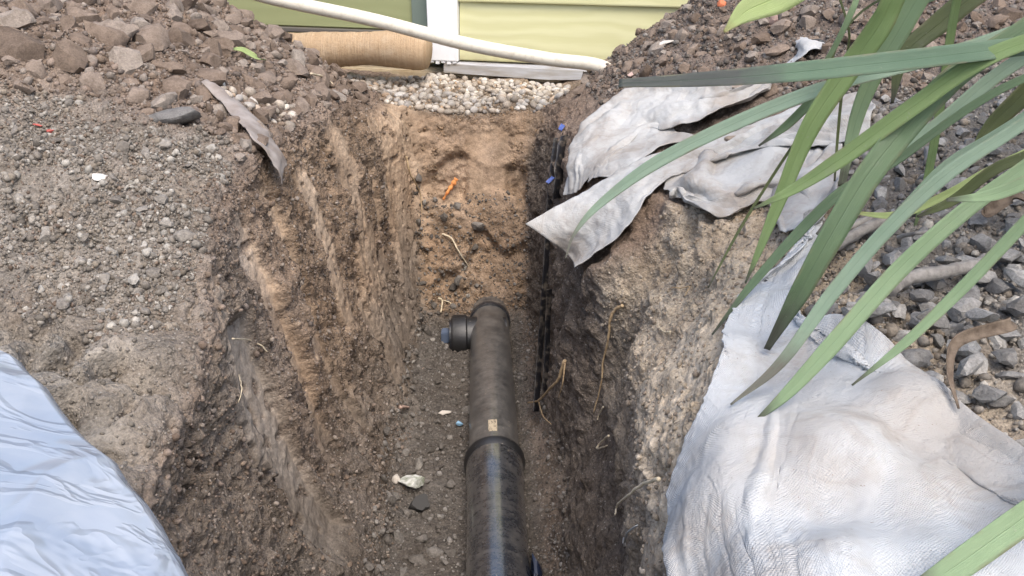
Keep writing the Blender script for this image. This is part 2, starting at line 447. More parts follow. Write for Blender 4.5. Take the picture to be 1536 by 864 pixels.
d = d * (1 - 0.82 * spade) - rec + spade * (0.0016 * n60 + 0.0008 * n130 + 0.0008 * noise(y * 60, z * 3, 4.4 + 0 * x))
yc = 0.968 - 0.10 * (z - 0.4) + 0.016 * noise(z * 14, 3.1, 0.5) + 0.006 * noise(z * 50, 3.1, 0.5)
crack = np.exp(-((y - yc) / 0.008) ** 2) * sstep(4.15, 4.3, U) * (1 - sstep(5.6, 6.1, U)) * wallL
hc = np.exp(-((z - 0.60 - 0.05 * noise(y * 12, 1.7, 0.3) - 0.02 * noise(y * 45, 2.7, 0.3)) / 0.005) ** 2) * sstep(0.62, 0.72, y) * (1 - sstep(0.955, 0.97, y)) * wallL
d = d - 0.040 * crack - 0.016 * hc
pit = sstep(0.17, 0.27, noise(x * 38 + 7, y * 38, z * 38))
scr = np.maximum(scr, spade) * (1 - 0.85 * pit)
d = d + (rough_d * 0.7) * pit * wallL * 0.6
wob = 0.025 * noise(x * 14, y * 14, z * 14) + 0.012 * noise(x * 40, y * 40, z * 40)
spade2 = sstep(2.22, 2.26, y) * endw * sstep(-0.15, -0.12, x + wob) * (1 - sstep(-0.03, 0.0, x + wob)) * sstep(0.30, 0.42, z + wob) * (1 - sstep(0.56, 0.6, z + wob))
d = d * (1 - 0.75 * spade2) - 0.012 * spade2
scr = np.maximum(scr, spade2 * 0.9)
d *= (1 - 0.55 * grav)
d *= (0.55 + 0.45 * (1 - flo * (1 - endw)))
Pd = Pg + Ng * d[..., None]
Nd = grid_normals(Pd)
x, y, z = [Pd[..., i].astype(np.float32) for i in range(3)]

# soil colours of the layers and heaps; left wall lightened in place of sun
def C(*c):
    return np.array(c, np.float32)
def blend(a, b, t):
    return a * (1 - t[..., None]) + b * t[..., None]
clay_zone = bankL * (1 - sstep(0.95, 1.15, y)) * (1 - greyL)
nb = noise(x * 3.5, y * 3.5, z * 3.5); nc = noise(x * 12, y * 12, z * 12)
T = np.broadcast_to(C(0.185, 0.14, 0.108), Pd.shape)
T = blend(T, C(0.225, 0.175, 0.14), sstep(-0.2, 0.3, nb))
T = blend(T, C(0.245, 0.219, 0.188), greyL * 0.95)
T = blend(T, C(0.235, 0.172, 0.120), wallL * sstep(1.1, 1.5, y))
T = blend(T, C(0.185, 0.152, 0.122), wallL * (1 - sstep(1.0, 1.35, y)))
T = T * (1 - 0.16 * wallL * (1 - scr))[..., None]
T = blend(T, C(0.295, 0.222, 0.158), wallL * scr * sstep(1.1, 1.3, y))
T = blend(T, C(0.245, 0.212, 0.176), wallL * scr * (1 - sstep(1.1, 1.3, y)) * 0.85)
T = blend(T, C(0.225, 0.20, 0.168), clay_zone)
T = blend(T, C(0.258, 0.188, 0.130), endw * (0.75 + 0.25 * sstep(-0.1, 0.2, nc)))
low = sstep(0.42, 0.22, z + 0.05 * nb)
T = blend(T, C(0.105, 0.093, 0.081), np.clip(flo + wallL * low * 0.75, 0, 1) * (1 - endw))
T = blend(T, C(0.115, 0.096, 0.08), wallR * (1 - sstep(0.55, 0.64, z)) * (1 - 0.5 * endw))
T = blend(T, C(0.25, 0.213, 0.168), sstep(9.9, 10.3, U + 0.6 * nb) * (1 - sstep(12.9, 13.3, U)) * (1 - sstep(1.31, 1.38, y)) * 0.9)
T = blend(T, C(0.40, 0.335, 0.255), sstep(10.8, 11.15, U + 0.5 * nb) * (1 - sstep(12.9, 13.3, U)) * (1 - sstep(1.31, 1.38, y)) * 0.9)
T = blend(T, C(0.16, 0.13, 0.11), bankR * sstep(1.5, 1.7, y))
T = blend(T, C(0.19, 0.178, 0.162), bankR * sstep(12.6, 13.1, U) * (1 - sstep(1.35, 1.55, y - 0.15 * x)))
T = blend(T, C(0.24, 0.19, 0.14), grav * (1 - bankL) * (1 - bankR))
damp = 1 + 0.34 * noise(x * 7 + 3, y * 7, z * 4) + 0.30 * noise(x * 19, y * 19 + 2, z * 11) + wallL * 0.16 * noise(y * 20, z * 4, 6.6 + 0 * x)
damp = damp + endw * (0.35 * noise(x * 11, y * 11 + 7, z * 9) - 0.08)
T = T * damp[..., None]
T = np.clip(T * (1.16 + 0.16 * wallL * (1 - endw))[..., None], 0.02, 1)  # left wall colour raised to make up for weak direct sun

VIS_PX, VIS_PY, VIS_D = project(Pd)
BIN = 4
zb = np.full((864 // BIN, 1536 // BIN), 1e9)
inside = (VIS_D > 0.15) & (VIS_PX >= 0) & (VIS_PX < 1536) & (VIS_PY >= 0) & (VIS_PY < 864)
np.minimum.at(zb, ((VIS_PY[inside] // BIN).astype(int), (VIS_PX[inside] // BIN).astype(int)), VIS_D[inside])
zb_f = np.full_like(VIS_D, 1e9)
zb_f[inside] = zb[(VIS_PY[inside] // BIN).astype(int), (VIS_PX[inside] // BIN).astype(int)]
VISIBLE = inside & (VIS_D < zb_f + 0.05)
def surf(px, py, lift=0.0, rad=7):
    m = (np.abs(VIS_PX - px) < rad) & (np.abs(VIS_PY - py) < rad) & (VIS_D > 0.15)
    idx = np.argwhere(m)
    if len(idx) == 0:
        return surf(px, py, lift, rad * 2)
    dd = VIS_D[m]; near = dd < dd.min() + 0.03
    k_ = idx[near]
    q = np.hypot(VIS_PX[k_[:, 0], k_[:, 1]] - px, VIS_PY[k_[:, 0], k_[:, 1]] - py)
    i, j = k_[q.argmin()]
    return Pd[i, j] + Nd[i, j] * lift, Nd[i, j]
# height of the ground seen from above
HB = 0.01
HX0, HY0 = -1.6, -0.6
HM = np.full((int(3.2 / HB), int(3.8 / HB)), -1.0)
_ix = ((Pd[..., 0] - HX0) / HB).astype(int); _iy = ((Pd[..., 1] - HY0) / HB).astype(int)
_ok = (_ix >= 0) & (_ix < HM.shape[0]) & (_iy >= 0) & (_iy < HM.shape[1])
np.maximum.at(HM, (_ix[_ok], _iy[_ok]), Pd[..., 2][_ok])
for _ in range(2):
    Hn = HM.copy()
    for a_, b_ in ((1, 0), (-1, 0), (0, 1), (0, -1)):
        Hn = np.maximum(Hn, np.where(HM < -0.5, np.roll(HM, (a_, b_), (0, 1)), HM))
    HM = Hn
Hn = HM.copy()
for a_ in (-1, 0, 1):
    for b_ in (-1, 0, 1):
        Hn = np.maximum(Hn, np.roll(HM, (a_, b_), (0, 1)))
HM = np.maximum(gsm(gsm(Hn, 1.3, 0), 1.3, 1), 0)
def ground_z(xx, yy):
    fi = np.clip((np.asarray(xx) - HX0) / HB - 0.5, 0, HM.shape[0] - 1.001); fj = np.clip((np.asarray(yy) - HY0) / HB - 0.5, 0, HM.shape[1] - 1.001)
    i, j = fi.astype(int), fj.astype(int); a, b = fi - i, fj - j
    return HM[i, j] * (1 - a) * (1 - b) + HM[i + 1, j] * a * (1 - b) + HM[i, j + 1] * (1 - a) * b + HM[i + 1, j + 1] * a * b

def ucut(v):
    return int(np.searchsorted(us, v))
jE0 = int(np.searchsorted(Ys, 2.215)); jE1 = int(np.searchsorted(Ys, 2.462))
iLl, iLb, iRb, iRl = ucut(4.05), ucut(7.1), ucut(8.95), ucut(12.05)
def patch(name, i0, i1, j0, j1, label):
    p = Pd[i0:i1 + 1, j0:j1 + 1]; nu, nv = p.shape[:2]
    me = mesh_np(name, p.reshape(-1, 3), grid_faces(nu, nv))
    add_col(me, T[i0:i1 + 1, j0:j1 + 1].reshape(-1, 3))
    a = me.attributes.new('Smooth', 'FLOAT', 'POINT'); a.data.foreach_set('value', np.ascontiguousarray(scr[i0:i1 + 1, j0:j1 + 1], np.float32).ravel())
    me.normals_split_custom_set_from_vertices(Nd[i0:i1 + 1, j0:j1 + 1].reshape(-1, 3).tolist())
    return link(name, me, M_SOIL, label=label, kind='structure')
EU, EV = NU - 1, NV - 1
soil_bank_left = patch('soil_bank_left', 0, iLl, 0, EV, 'grey brown spoil heap on the left bank of the trench')
soil_bank_right = patch('soil_bank_right', iRl, EU, 0, EV, 'brown and grey spoil heap on the right bank of the trench')
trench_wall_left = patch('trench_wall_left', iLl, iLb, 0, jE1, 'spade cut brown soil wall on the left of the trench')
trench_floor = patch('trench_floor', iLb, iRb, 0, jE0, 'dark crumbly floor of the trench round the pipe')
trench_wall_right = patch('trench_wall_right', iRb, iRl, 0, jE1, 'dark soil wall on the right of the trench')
trench_end_wall = patch('trench_end_wall', iLb, iRb, jE0, jE1, 'orange brown soil wall closing the far end of the trench')
gravel_bed = patch('gravel_bed', iLl, iRl, jE1, EV, 'strip of ground with river pebbles in front of the house')
# the ground all round, to the horizon
bm = bmesh.new()
x0, x1, y0, y1, zz, F = -3.38, 3.38, -0.74, 3.78, CAMZ - 0.515, 150
for a, b, c, e in ((-F, F, -F, y0), (-F, F, y1, F), (-F, x0, y0, y1), (x1, F, y0, y1)):
    bm.faces.new([bm.verts.new(q) for q in ((a, c, zz), (b, c, zz), (b, e, zz), (a, e, zz))])
me = bpy.data.meshes.new('ground'); bm.to_mesh(me); bm.free()
kg = Mat('open_ground', 0.95, 0.1); gw = kg.world()
kg.color(kg.mix(kg.rng(kg.noise(gw, 1.5, 6), 0.4, 0.6, 0, 1), (0.16, 0.13, 0.095), (0.085, 0.105, 0.045)))
link('ground', me, kg.m, kind='structure', label='flat open ground around the trench')

# ------------------------------------------------------------------ stones, clods and crumbs
def rock_arrays(seed, sub, planes=9, lo=0.62, hi=0.92, lump=0.10):
    r = np.random.default_rng(seed)
    bm = bmesh.new(); bmesh.ops.create_icosphere(bm, subdivisions=sub, radius=1.0)
    bm.verts.ensure_lookup_table()
    v = np.array([q.co[:] for q in bm.verts]); f = np.array([[q.index for q in fc.verts] for fc in bm.faces]); bm.free()
    v = v * (1 + lump * noise(v[:, 0] * 1.7 + seed * 3.1, v[:, 1] * 1.7, v[:, 2] * 1.7)[:, None] * 2)
    for _ in range(planes):
        n = r.normal(size=3); n /= np.linalg.norm(n); h = r.uniform(lo, hi)
        s = v @ n; m = s > h
        v[m] -= np.outer((s[m] - h) * 0.97, n)
    v = v * np.array([1.0, r.uniform(0.72, 0.98), r.uniform(0.58, 0.85)])
    return v, f
def rock_me(name, seed, sub=2, mat=None, sharp=0, **kw):
    v, f = rock_arrays(seed, sub, **kw)
    me = mesh_np(name, v, f); me.materials.append(mat)
    if sharp:
        me.set_sharp_from_angle(angle=R(sharp))
    return me
CLODS = [rock_me('clod', 100 + i, 2, M_CLOD, planes=8, lo=0.5, hi=0.85, lump=0.42, sharp=34) for i in range(8)]
STONES = [rock_me('stone', 200 + i, 2, M_STONE, planes=18, lo=0.36, hi=0.66, lump=0.25, sharp=18) for i in range(10)]
BSTONES = [rock_me('stone', 250 + i, 2, M_STONEW, planes=12, lo=0.45, hi=0.78, lump=0.3, sharp=28) for i in range(8)]
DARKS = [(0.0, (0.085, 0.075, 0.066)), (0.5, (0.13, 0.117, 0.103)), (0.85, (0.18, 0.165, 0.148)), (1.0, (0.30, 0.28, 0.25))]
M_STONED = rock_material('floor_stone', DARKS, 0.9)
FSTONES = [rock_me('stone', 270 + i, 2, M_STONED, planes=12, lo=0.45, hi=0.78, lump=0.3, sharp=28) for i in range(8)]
PEBS = [rock_me('pebble', 300 + i, 2, M_PEB, planes=2, lo=0.85, hi=0.95, lump=0.07) for i in range(8)]

AREA = np.linalg.norm(np.cross(np.gradient(Pd, axis=0), np.gradient(Pd, axis=1)), axis=-1)
def sample(mask, n, gap=None, radii=None, tries=6):
    """n vertices of the terrain inside mask, picked by area; with radii, largest first and not overlapping much"""
    w = np.where(mask, AREA, 0).ravel(); w = w / w.sum()
    idx = rng.choice(w.size, size=min(n * tries if radii is not None else n, 400000), p=w)
    pts, nr = Pd.reshape(-1, 3)[idx], Nd.reshape(-1, 3)[idx]
    if radii is None:
        return pts, nr
    keep, cell = [], {}
    radii = np.sort(radii)[::-1]; k_ = 0
    cs = radii[0] * 2
    for i in range(len(pts)):
        if k_ >= n:
            break
        c = tuple((pts[i] // cs).astype(int)); ok = True
        for ax in (-1, 0, 1):
            for ay in (-1, 0, 1):
                for az in (-1, 0, 1):
                    for q, rr in cell.get((c[0] + ax, c[1] + ay, c[2] + az), ()):
                        if np.linalg.norm(pts[i] - q) < (rr + radii[k_]) * (gap or 0.8):
                            ok = False; break
                    if not ok: break
                if not ok: break
            if not ok: break
        if ok:
            cell.setdefault(c, []).append((pts[i], radii[k_])); keep.append(i); k_ += 1
    return pts[keep], nr[keep], radii[:len(keep)]

def pieces(name, variants, parent, mask, n, rmin, rmax, power=2.2, sink=0.25, gap=0.8):
    rad = rmin * (1 - rng.random(n) * (1 - (rmin / rmax) ** power)) ** (-1 / power)
    pts, nr, rad = sample(mask, n, gap, rad)
    for i in range(len(pts)):
        o = bpy.data.objects.new(name, variants[int(rng.integers(len(variants)))])
        COL.objects.link(o); o.parent = parent
        nn = Vector(nr[i]).lerp(Vector((0, 0, 1)), 0.35).normalized()
        q = nn.to_track_quat('Z', 'Y') @ Euler((random.uniform(-.5, .5), random.uniform(-.5, .5), random.uniform(0, 6.28))).to_quaternion()
        o.rotation_mode = 'QUATERNION'; o.rotation_quaternion = q
        r = rad[i]; o.scale = (r * random.uniform(.85, 1.25), r * random.uniform(.8, 1.1), r * random.uniform(.75, 1.05))
        o.location = Vector(pts[i]) + nn * float(r * (0.5 - sink))
    return pts, rad

_base1 = [rock_arrays(400 + i, 1, planes=6, lump=0.2) for i in range(6)]
_base0 = []
for i in range(6):
    v, f = rock_arrays(450 + i, 1, planes=5, lump=0.2)
    bm = bmesh.new(); bmesh.ops.create_icosphere(bm, subdivisions=1, radius=1.0)
    v0 = np.array([q.co[:] for q in bm.verts]); f0 = np.array([[q.index for q in fc.verts] for fc in bm.faces]); bm.free()
    # 20-triangle crumb
    bm = bmesh.new(); bmesh.ops.create_icosphere(bm, subdivisions=1, radius=1.0); bm.free()
    t_ = (1 + 5 ** .5) / 2
    ic = np.array([(-1, t_, 0), (1, t_, 0), (-1, -t_, 0), (1, -t_, 0), (0, -1, t_), (0, 1, t_), (0, -1, -t_), (0, 1, -t_), (t_, 0, -1), (t_, 0, 1), (-t_, 0, -1), (-t_, 0, 1)], float)
    ic /= np.linalg.norm(ic[0]); ic *= np.random.default_rng(i).uniform(0.7, 1.15, (12, 1)); ic *= np.array([1, .85, .7])
    icf = np.array([(0, 11, 5), (0, 5, 1), (0, 1, 7), (0, 7, 10), (0, 10, 11), (1, 5, 9), (5, 11, 4), (11, 10, 2), (10, 7, 6), (7, 1, 8), (3, 9, 4), (3, 4, 2), (3, 2, 6), (3, 6, 8), (3, 8, 9), (4, 9, 5), (2, 4, 11), (6, 2, 10), (8, 6, 7), (9, 8, 1)])
    _base0.append((ic, icf))
def crumbs(name, parent, mask, n, rmin, rmax, palette, power=2.4, label=None, fine=True):
    pts, nr = sample(mask, n)
    rad = rmin * (1 - rng.random(n) * (1 - (rmin / rmax) ** power)) ** (-1 / power)
    Vs, Fs, Cs, off = [], [], [], 0
    q = rng.normal(size=(n, 4)); q /= np.linalg.norm(q, axis=1, keepdims=True)
    a, b, c, d_ = q.T
    Rm = np.stack([np.stack([1 - 2 * (c * c + d_ * d_), 2 * (b * c - a * d_), 2 * (b * d_ + a * c)], -1),
                   np.stack([2 * (b * c + a * d_), 1 - 2 * (b * b + d_ * d_), 2 * (c * d_ - a * b)], -1),
                   np.stack([2 * (b * d_ - a * c), 2 * (c * d_ + a * b), 1 - 2 * (b * b + c * c)], -1)], 1)
    pal = np.array(palette); cc = pal[rng.integers(len(pal), size=n)] * rng.uniform(0.8, 1.2, (n, 1))
    for lod, bases in ((0, _base0), (1, _base1)):
        for bi, (v, f) in enumerate(bases):
            m = (np.arange(n) % 6 == bi) & ((rad >= 0.0055) == bool(lod))
            if not m.any():
                continue
            k_ = m.sum()
            w = np.einsum('nij,vj->nvi', Rm[m], v) * rad[m][:, None, None] + (pts[m] + nr[m] * (rad[m] * 0.3)[:, None])[:, None, :]
            Vs.append(w.reshape(-1, 3)); Fs.append((f[None] + (np.arange(k_) * len(v))[:, None, None]).reshape(-1, 3) + off)
            Cs.append(np.repeat(cc[m], len(v), axis=0)); off += k_ * len(v)
    me = mesh_np(name, np.vstack(Vs), np.vstack(Fs)); add_col(me, np.vstack(Cs))
    return link(name, me, M_CRUMB, parent, kind='stuff', label=label)

bp = [(0.15, 0.112, 0.086), (0.19, 0.145, 0.11), (0.23, 0.18, 0.145), (0.26, 0.22, 0.185), (0.17, 0.14, 0.12)]
gp = [(0.165, 0.145, 0.122), (0.225, 0.20, 0.17), (0.265, 0.24, 0.207), (0.23, 0.195, 0.155), (0.35, 0.325, 0.285), (0.2, 0.178, 0.152)]
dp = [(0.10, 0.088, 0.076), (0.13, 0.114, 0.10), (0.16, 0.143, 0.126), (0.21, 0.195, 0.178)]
vis = VISIBLE
heapL = (bankL > 0.5) & (greyL < 0.4) & vis & (y < 2.44) & (y > 1.05)
planeL = (bankL > 0.4) & (greyL >= 0.4) & vis
clayL = (bankL > 0.3) & (y < 1.05) & (greyL < 0.4) & vis
under_sheet = (VIS_PX > 845) & (VIS_PX < 1275) & (VIS_PY > np.interp(VIS_PX, [845, 930, 1160, 1275], [200, 138, 140, 150])) & (VIS_PY < np.interp(VIS_PX, [845, 900, 1000, 1150, 1275], [300, 280, 290, 320, 330]))
heapR = (bankR > 0.5) & (y > 1.5) & (y < 2.44) & vis & ~under_sheet
cloth_edge = np.interp(VIS_PX, [1150, 1185, 1225, 1240, 1330, 1400, 1480, 1600], [300, 430, 480, 515, 555, 585, 640, 720])
stoneR = (bankR > 0.6) & (y <= 1.62) & (VIS_PX > 1185) & vis & (VIS_PY > 150) & (VIS_PY < cloth_edge) & ~under_sheet
pieces('clod', CLODS, soil_bank_left, heapL, 295, 0.011, 0.046, 1.4, sink=0.36)
patchy = planeL & (noise(x * 6 + 4, y * 6, z * 6) + 0.5 * noise(x * 17, y * 17, z * 17) > -0.06)
pieces('stone', BSTONES, soil_bank_left, patchy, 190, 0.005, 0.016, 2.2, sink=0.38)
crumbs('soil_crumbs', soil_bank_left, clayL, 900, 0.0014, 0.0045, [(0.17, 0.15, 0.125), (0.21, 0.185, 0.155), (0.25, 0.222, 0.19)])
pieces('clod', CLODS, soil_bank_right, heapR, 210, 0.010, 0.03, 1.7, sink=0.4)
crumbs('soil_crumbs', soil_bank_left, heapL, 9000, 0.0022, 0.012, bp)
crumbs('fine_gravel', soil_bank_left, patchy, 7500, 0.0016, 0.0085, gp, 2.6)
crumbs('soil_crumbs', soil_bank_left, planeL, 3500, 0.0014, 0.006, gp[:2] + bp[:3], 2.6)
crumbs('soil_crumbs', soil_bank_right, heapR, 5000, 0.0022, 0.010, bp[:2] + dp)
pieces('stone', STONES, soil_bank_right, stoneR, 215, 0.011, 0.027, 1.6, gap=0.7)
pieces('stone', STONES, soil_bank_right, stoneR & (VIS_PX > 1290) & (VIS_PY > 400), 80, 0.015, 0.029, 1.4, gap=0.72, sink=-0.15)
crumbs('fine_gravel', soil_bank_right, (bankR > 0.6) & (y <= 1.62) & vis & (VIS_PY < cloth_edge) & ~under_sheet, 4500, 0.002, 0.011, gp)
lipM = (U > 10.6) & (U < 12.8) & (y < 1.36) & vis
crumbs('soil_crumbs', trench_wall_right, lipM, 2500, 0.0018, 0.006, [(0.3, 0.25, 0.19), (0.25, 0.205, 0.16), (0.36, 0.31, 0.25)])
crumbs('soil_crumbs', trench_wall_left, (U > 4) & (U < 7.2) & (y < 2.38) & vis & (scr < 0.3), 5500, 0.0016, 0.007, bp)
floM = (U > 6.7) & (U < 9.3) & (y < 2.38) & vis
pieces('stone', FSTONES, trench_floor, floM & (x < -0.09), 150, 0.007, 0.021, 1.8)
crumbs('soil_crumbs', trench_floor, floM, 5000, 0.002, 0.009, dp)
crumbs('soil_crumbs', trench_end_wall, (endw > 0.5) & vis & (scr < 0.3), 1500, 0.0018, 0.006, [(0.25, 0.17, 0.105), (0.21, 0.15, 0.1), (0.3, 0.22, 0.15)])
pebM = (grav > 0.5) & (U > 3.5) & (y < 2.76) & (VIS_PX > 490) & (VIS_PX < 890) & vis & (VIS_PY > np.interp(VIS_PX, [500, 640, 700, 870], [106, 110, 118, 134]))
pieces('pebble', PEBS, gravel_bed, pebM, 300, 0.0095, 0.0165, 2.0, gap=0.62, sink=0.15)
crumbs('soil_crumbs', gravel_bed, pebM, 1500, 0.003, 0.008, [(0.22, 0.17, 0.125), (0.27, 0.215, 0.16)])
crumbs('small_pebbles', gravel_bed, pebM, 900, 0.004, 0.0095, [p_[1] for p_ in PEB])
pebL = (bankL > 0.3) & (np.abs(VIS_PX - 385) < 55) & (np.abs(VIS_PY - 160 - 0.35 * (VIS_PX - 385)) < 17) & vis
pieces('pebble', PEBS, soil_bank_left, pebL, 42, 0.007, 0.0125, 2.0, gap=0.7, sink=0.15)
# a thin scatter of pebbles at the brink of the end wall

# ------------------------------------------------------------------ house at the far end
HX, HY = -0.212, 2.80
HZ = CAMZ
house = empty('lowered_house_wall', (HX, HY, HZ - 0.49), 'yellow green clapboard house wall cut low for sky light, with white corner post beyond the trench', 'lowered_house_wall')  # house wall cut down so the pipe reflects open sky
house.rotation_euler = (0, 0, R(-13))
def hpart(name, me, mat, parent=None, label=None):
    return link(name, me, mat, parent or house, label=label)
def siding_material(name, c0, c1):
    k = Mat(name, 0.55, 0.4); o = k.coord('Object')
    m1 = k.mapping(o, (2.2, 30, 30)); m2 = k.mapping(o, (1.0, 9, 9))
    d_ = k.noise(m2, 1.4, 3, 0.5, 1.2)
    w = k.node('ShaderNodeTexWave', {'Vector': k.mapping(o, (4.5, 6, 12)), 'Scale': 0.7, 'Distortion': 10.0, 'Detail': 2.5, 'Detail Scale': 0.8}, wave_type='BANDS', bands_direction='Z').outputs['Fac']
    n = k.noise(m1, 6, 4)
    g = k.math('ADD', k.math('MULTIPLY', w, 0.6), k.math('MULTIPLY', n, 0.5))
    c = k.mix(k.rng(g, 0.3, 0.9, 0, 1), c0, c1)
    dirt = k.rng(k.node('ShaderNodeSeparateXYZ', {0: o}).outputs[2], 0.0, 0.035, 0.45, 0.0)
    c = k.mix(k.math('MULTIPLY', dirt, k.rng(k.noise(o, 25, 4), 0.35, 0.65, 0, 1)), c, (0.32, 0.26, 0.16))
    k.color(c); k.normal(k.bump(g, 0.22, 0.0018))
    return k.m
M_SIDE = siding_material('yellow_green_paint', (0.56, 0.545, 0.30), (0.62, 0.605, 0.355))
M_OLIVE = siding_material('olive_paint', (0.29, 0.31, 0.155), (0.30, 0.32, 0.162))
kw = Mat('white_paint', 0.5, 0.4); ko = kw.coord('Object')
kn = kw.noise(kw.mapping(ko, (40, 40, 8)), 3, 5)
kw.color(kw.mix(kw.rng(kw.noise(ko, 30, 5), 0.6, 0.8, 0, 0.35), (0.82, 0.83, 0.84), (0.55, 0.52, 0.47)))
kw.normal(kw.bump(kn, 0.4, 0.003)); M_WHITE = kw.m
BH = 0.178
for i in range(3):
    z0 = i * BH
    bm = bmesh.new()
    prof = [(0.0, z0 - 0.0), (-0.020, z0), (-0.021, z0 + 0.004), (-0.006, z0 + BH + 0.012), (0.0, z0 + BH + 0.012)]
    for (xa, xb) in ((0.052, 2.6),):
        va = [bm.verts.new((xa, p_[0], p_[1])) for p_ in prof]; vb = [bm.verts.new((xb, p_[0], p_[1])) for p_ in prof]
        n = len(prof)
        for j in range(n):
            bm.faces.new([va[j], va[(j + 1) % n], vb[(j + 1) % n], vb[j]])
        bm.faces.new(va[::-1]); bm.faces.new(vb)
    bmesh.ops.recalc_face_normals(bm, faces=bm.faces)
    me = bpy.data.meshes.new('siding_board'); bm.to_mesh(me); bm.free()
    hpart('siding_board', me, M_SIDE)
hpart('wall_core', box_mesh('wall_core', -2.2, 2.6, 0.062, 0.2, -0.03, 0.536), M_OLIVE)
# corner post: thick white board with a rough sawn foot
bm = bmesh.new(); box_bm(bm, -0.048, 0.0495, -0.034, 0.06, -0.004, 0.536)
bmesh.ops.bevel(bm, geom=list(bm.edges), offset=0.003, segments=2, affect='EDGES')
me = bpy.data.meshes.new('corner_post'); bm.to_mesh(me); bm.free()
post = hpart('corner_post', me, M_WHITE, label='white painted corner post')
for i in range(5):
    hpart('splinter', box_mesh('splinter', -0.045 + i * 0.019, -0.045 + i * 0.019 + 0.0125, -0.032, -0.012, -0.010 - 0.004 * (i % 2), -0.0035, 0.001), M_WHITE, post)
kt = Mat('grey_green_trim', 0.6); kt.color((0.16, 0.2, 0.17))
hpart('trim_board', box_mesh('trim_board', -0.114, -0.0505, 0.012, 0.06, 0.055, 0.536, 0.002), kt.m)
ol = hpart('panel', box_mesh('panel', -2.2, -0.1155, 0.026, 0.06, 0.08, 0.536, 0.002), M_OLIVE, label='flat olive green panel')
kd = Mat('dark_sill', 0.6); kd.color((0.12, 0.11, 0.10))
sl = hpart('sill', box_mesh('sill', -2.2, -0.052, -0.012, 0.0245, 0.066, 0.0775, 0.002), kd.m, label='dark sill under the olive panel')
km = Mat('dull_metal', 0.42, 0.5); km.b.inputs['Metallic'].default_value = 0.55
mo = km.coord('Object')
km.color(km.mix(km.rng(km.noise(km.mapping(mo, (3, 30, 30)), 3, 4), 0.35, 0.7, 0, 1), (0.60, 0.60, 0.60), (0.40, 0.36, 0.30)))
bm = bmesh.new()
for s_ in range(13):
    xx = 0.0 + s_ * 0.17
    for yy, z_ in ((0.0, -0.004), (-0.024, -0.006), (-0.027, -0.012 - 0.006 * s_ / 3), (-0.030, -0.040 - 0.004 * (s_ % 3)), (0.0, -0.043 - 0.004 * (s_ % 3))):
        bm.verts.new((xx, yy, z_))
bm.verts.ensure_lookup_table()
for s_ in range(12):
    for j in range(5):
        a = s_ * 5 + j; b = s_ * 5 + (j + 1) % 5
        bm.faces.new([bm.verts[q] for q in (a, b, b + 5, a + 5)])
bm.faces.new([bm.verts[q] for q in range(5)]); bm.faces.new([bm.verts[q] for q in range(60, 65)])
bmesh.ops.recalc_face_normals(bm, faces=bm.faces)
me = bpy.data.meshes.new('flashing'); bm.to_mesh(me); bm.free()
hpart('flashing', me, km.m, label='dull metal flashing strip under the siding')
kf = Mat('footing_concrete', 0.9); fo = kf.coord('Object')
kf.color(kf.mix(kf.rng(kf.noise(fo, 14, 6), 0.35, 0.65, 0, 1), (0.42, 0.33, 0.21), (0.55, 0.47, 0.34))); kf.normal(kf.bump(kf.noise(fo, 90, 5), 0.5, 0.005))
hpart('cap_rail', box_mesh('cap_rail', -2.25, 2.65, -0.05, 0.22, 0.5475, 0.58, 0.004), M_WHITE, label='white cap rail added on the lowered wall')  # rail added to finish the lowered wall
hpart('footing', box_mesh('footing', -2.2, 2.6, 0.001, 0.19, -0.25, -0.045, 0.004), kf.m)

# ------------------------------------------------------------------ tan roll and cream hose in front of the house
kr = Mat('tan_fibre', 0.9, 0.15); rw = kr.coord('Object')
rn = kr.noise(kr.mapping(rw, (60, 3, 3)), 3, 4); rn2 = kr.noise(rw, 18, 4)
rc = kr.mix(kr.rng(kr.math('ADD', kr.math('MULTIPLY', rn, 0.6), kr.math('MULTIPLY', kr.noise(rw, 130, 5, 0.75), 0.4)), 0.36, 0.64, 0, 1), (0.40, 0.28, 0.17), (0.50, 0.37, 0.24))
kr.color(kr.mix(kr.rng(rn2, 0.5, 0.7, 0, 0.6), rc, (0.54, 0.43, 0.31)))
rz_ = kr.noise(rw, 160, 5, 0.75)
kr.normal(kr.bump(kr.math('ADD', rn, kr.math('MULTIPLY', rz_, 0.8)), 0.8, 0.006))
pr = P(643, 80, 2.66); pl = pr + np.array([-0.95, 0.17, 0.012])
n = 90; t = np.linspace(0, 1, n)[:, None]
path = pr * (1 - t) + pl * t; path[:, 2] += 0.008 * np.sin(t[:, 0] * 11)
rad = 0.053 + 0.0025 * noise(t[:, 0] * 30, 0, 0) + 0.003 * np.sin(t[:, 0] * 22)
rad = rad + 0.003 * noise(t[:, 0] * 75, 3.3, 0)
rad[:3] *= (0.86, 0.95, 0.99)
me = tube_mesh('fibre_roll', path, rad, 28, True, 0.012)
roll = link('fibre_roll', me, kr.m, label='tan fibre roll lying on pebbles below the olive panel', cat='roll')
kh = Mat('cream_rubber', 0.5, 0.4); hw = kh.coord('Object')
kh.color(kh.mix(kh.rng(kh.noise(hw, 60, 5), 0.5, 0.75, 0, 0.6), (0.66, 0.62, 0.52), (0.42, 0.36, 0.27)))
kh.normal(kh.bump(kh.noise(hw, 220, 3), 0.3, 0.002))
hp = [(-1.75, 2.25, CAMZ - 0.20), (-1.25, 2.36, CAMZ - 0.035), P(300, -40, 2.47), P(395, -6, 2.5), P(560, 30, 2.47), P(700, 66, 2.43), P(820, 88, 2.40), P(902, 100, 2.37), P(960, 118, 2.33) - np.array([0, 0, 0.03])]
me = tube_mesh('garden_hose', catmull([np.asarray(q, float) for q in hp], 140), 0.0185, 16, True)
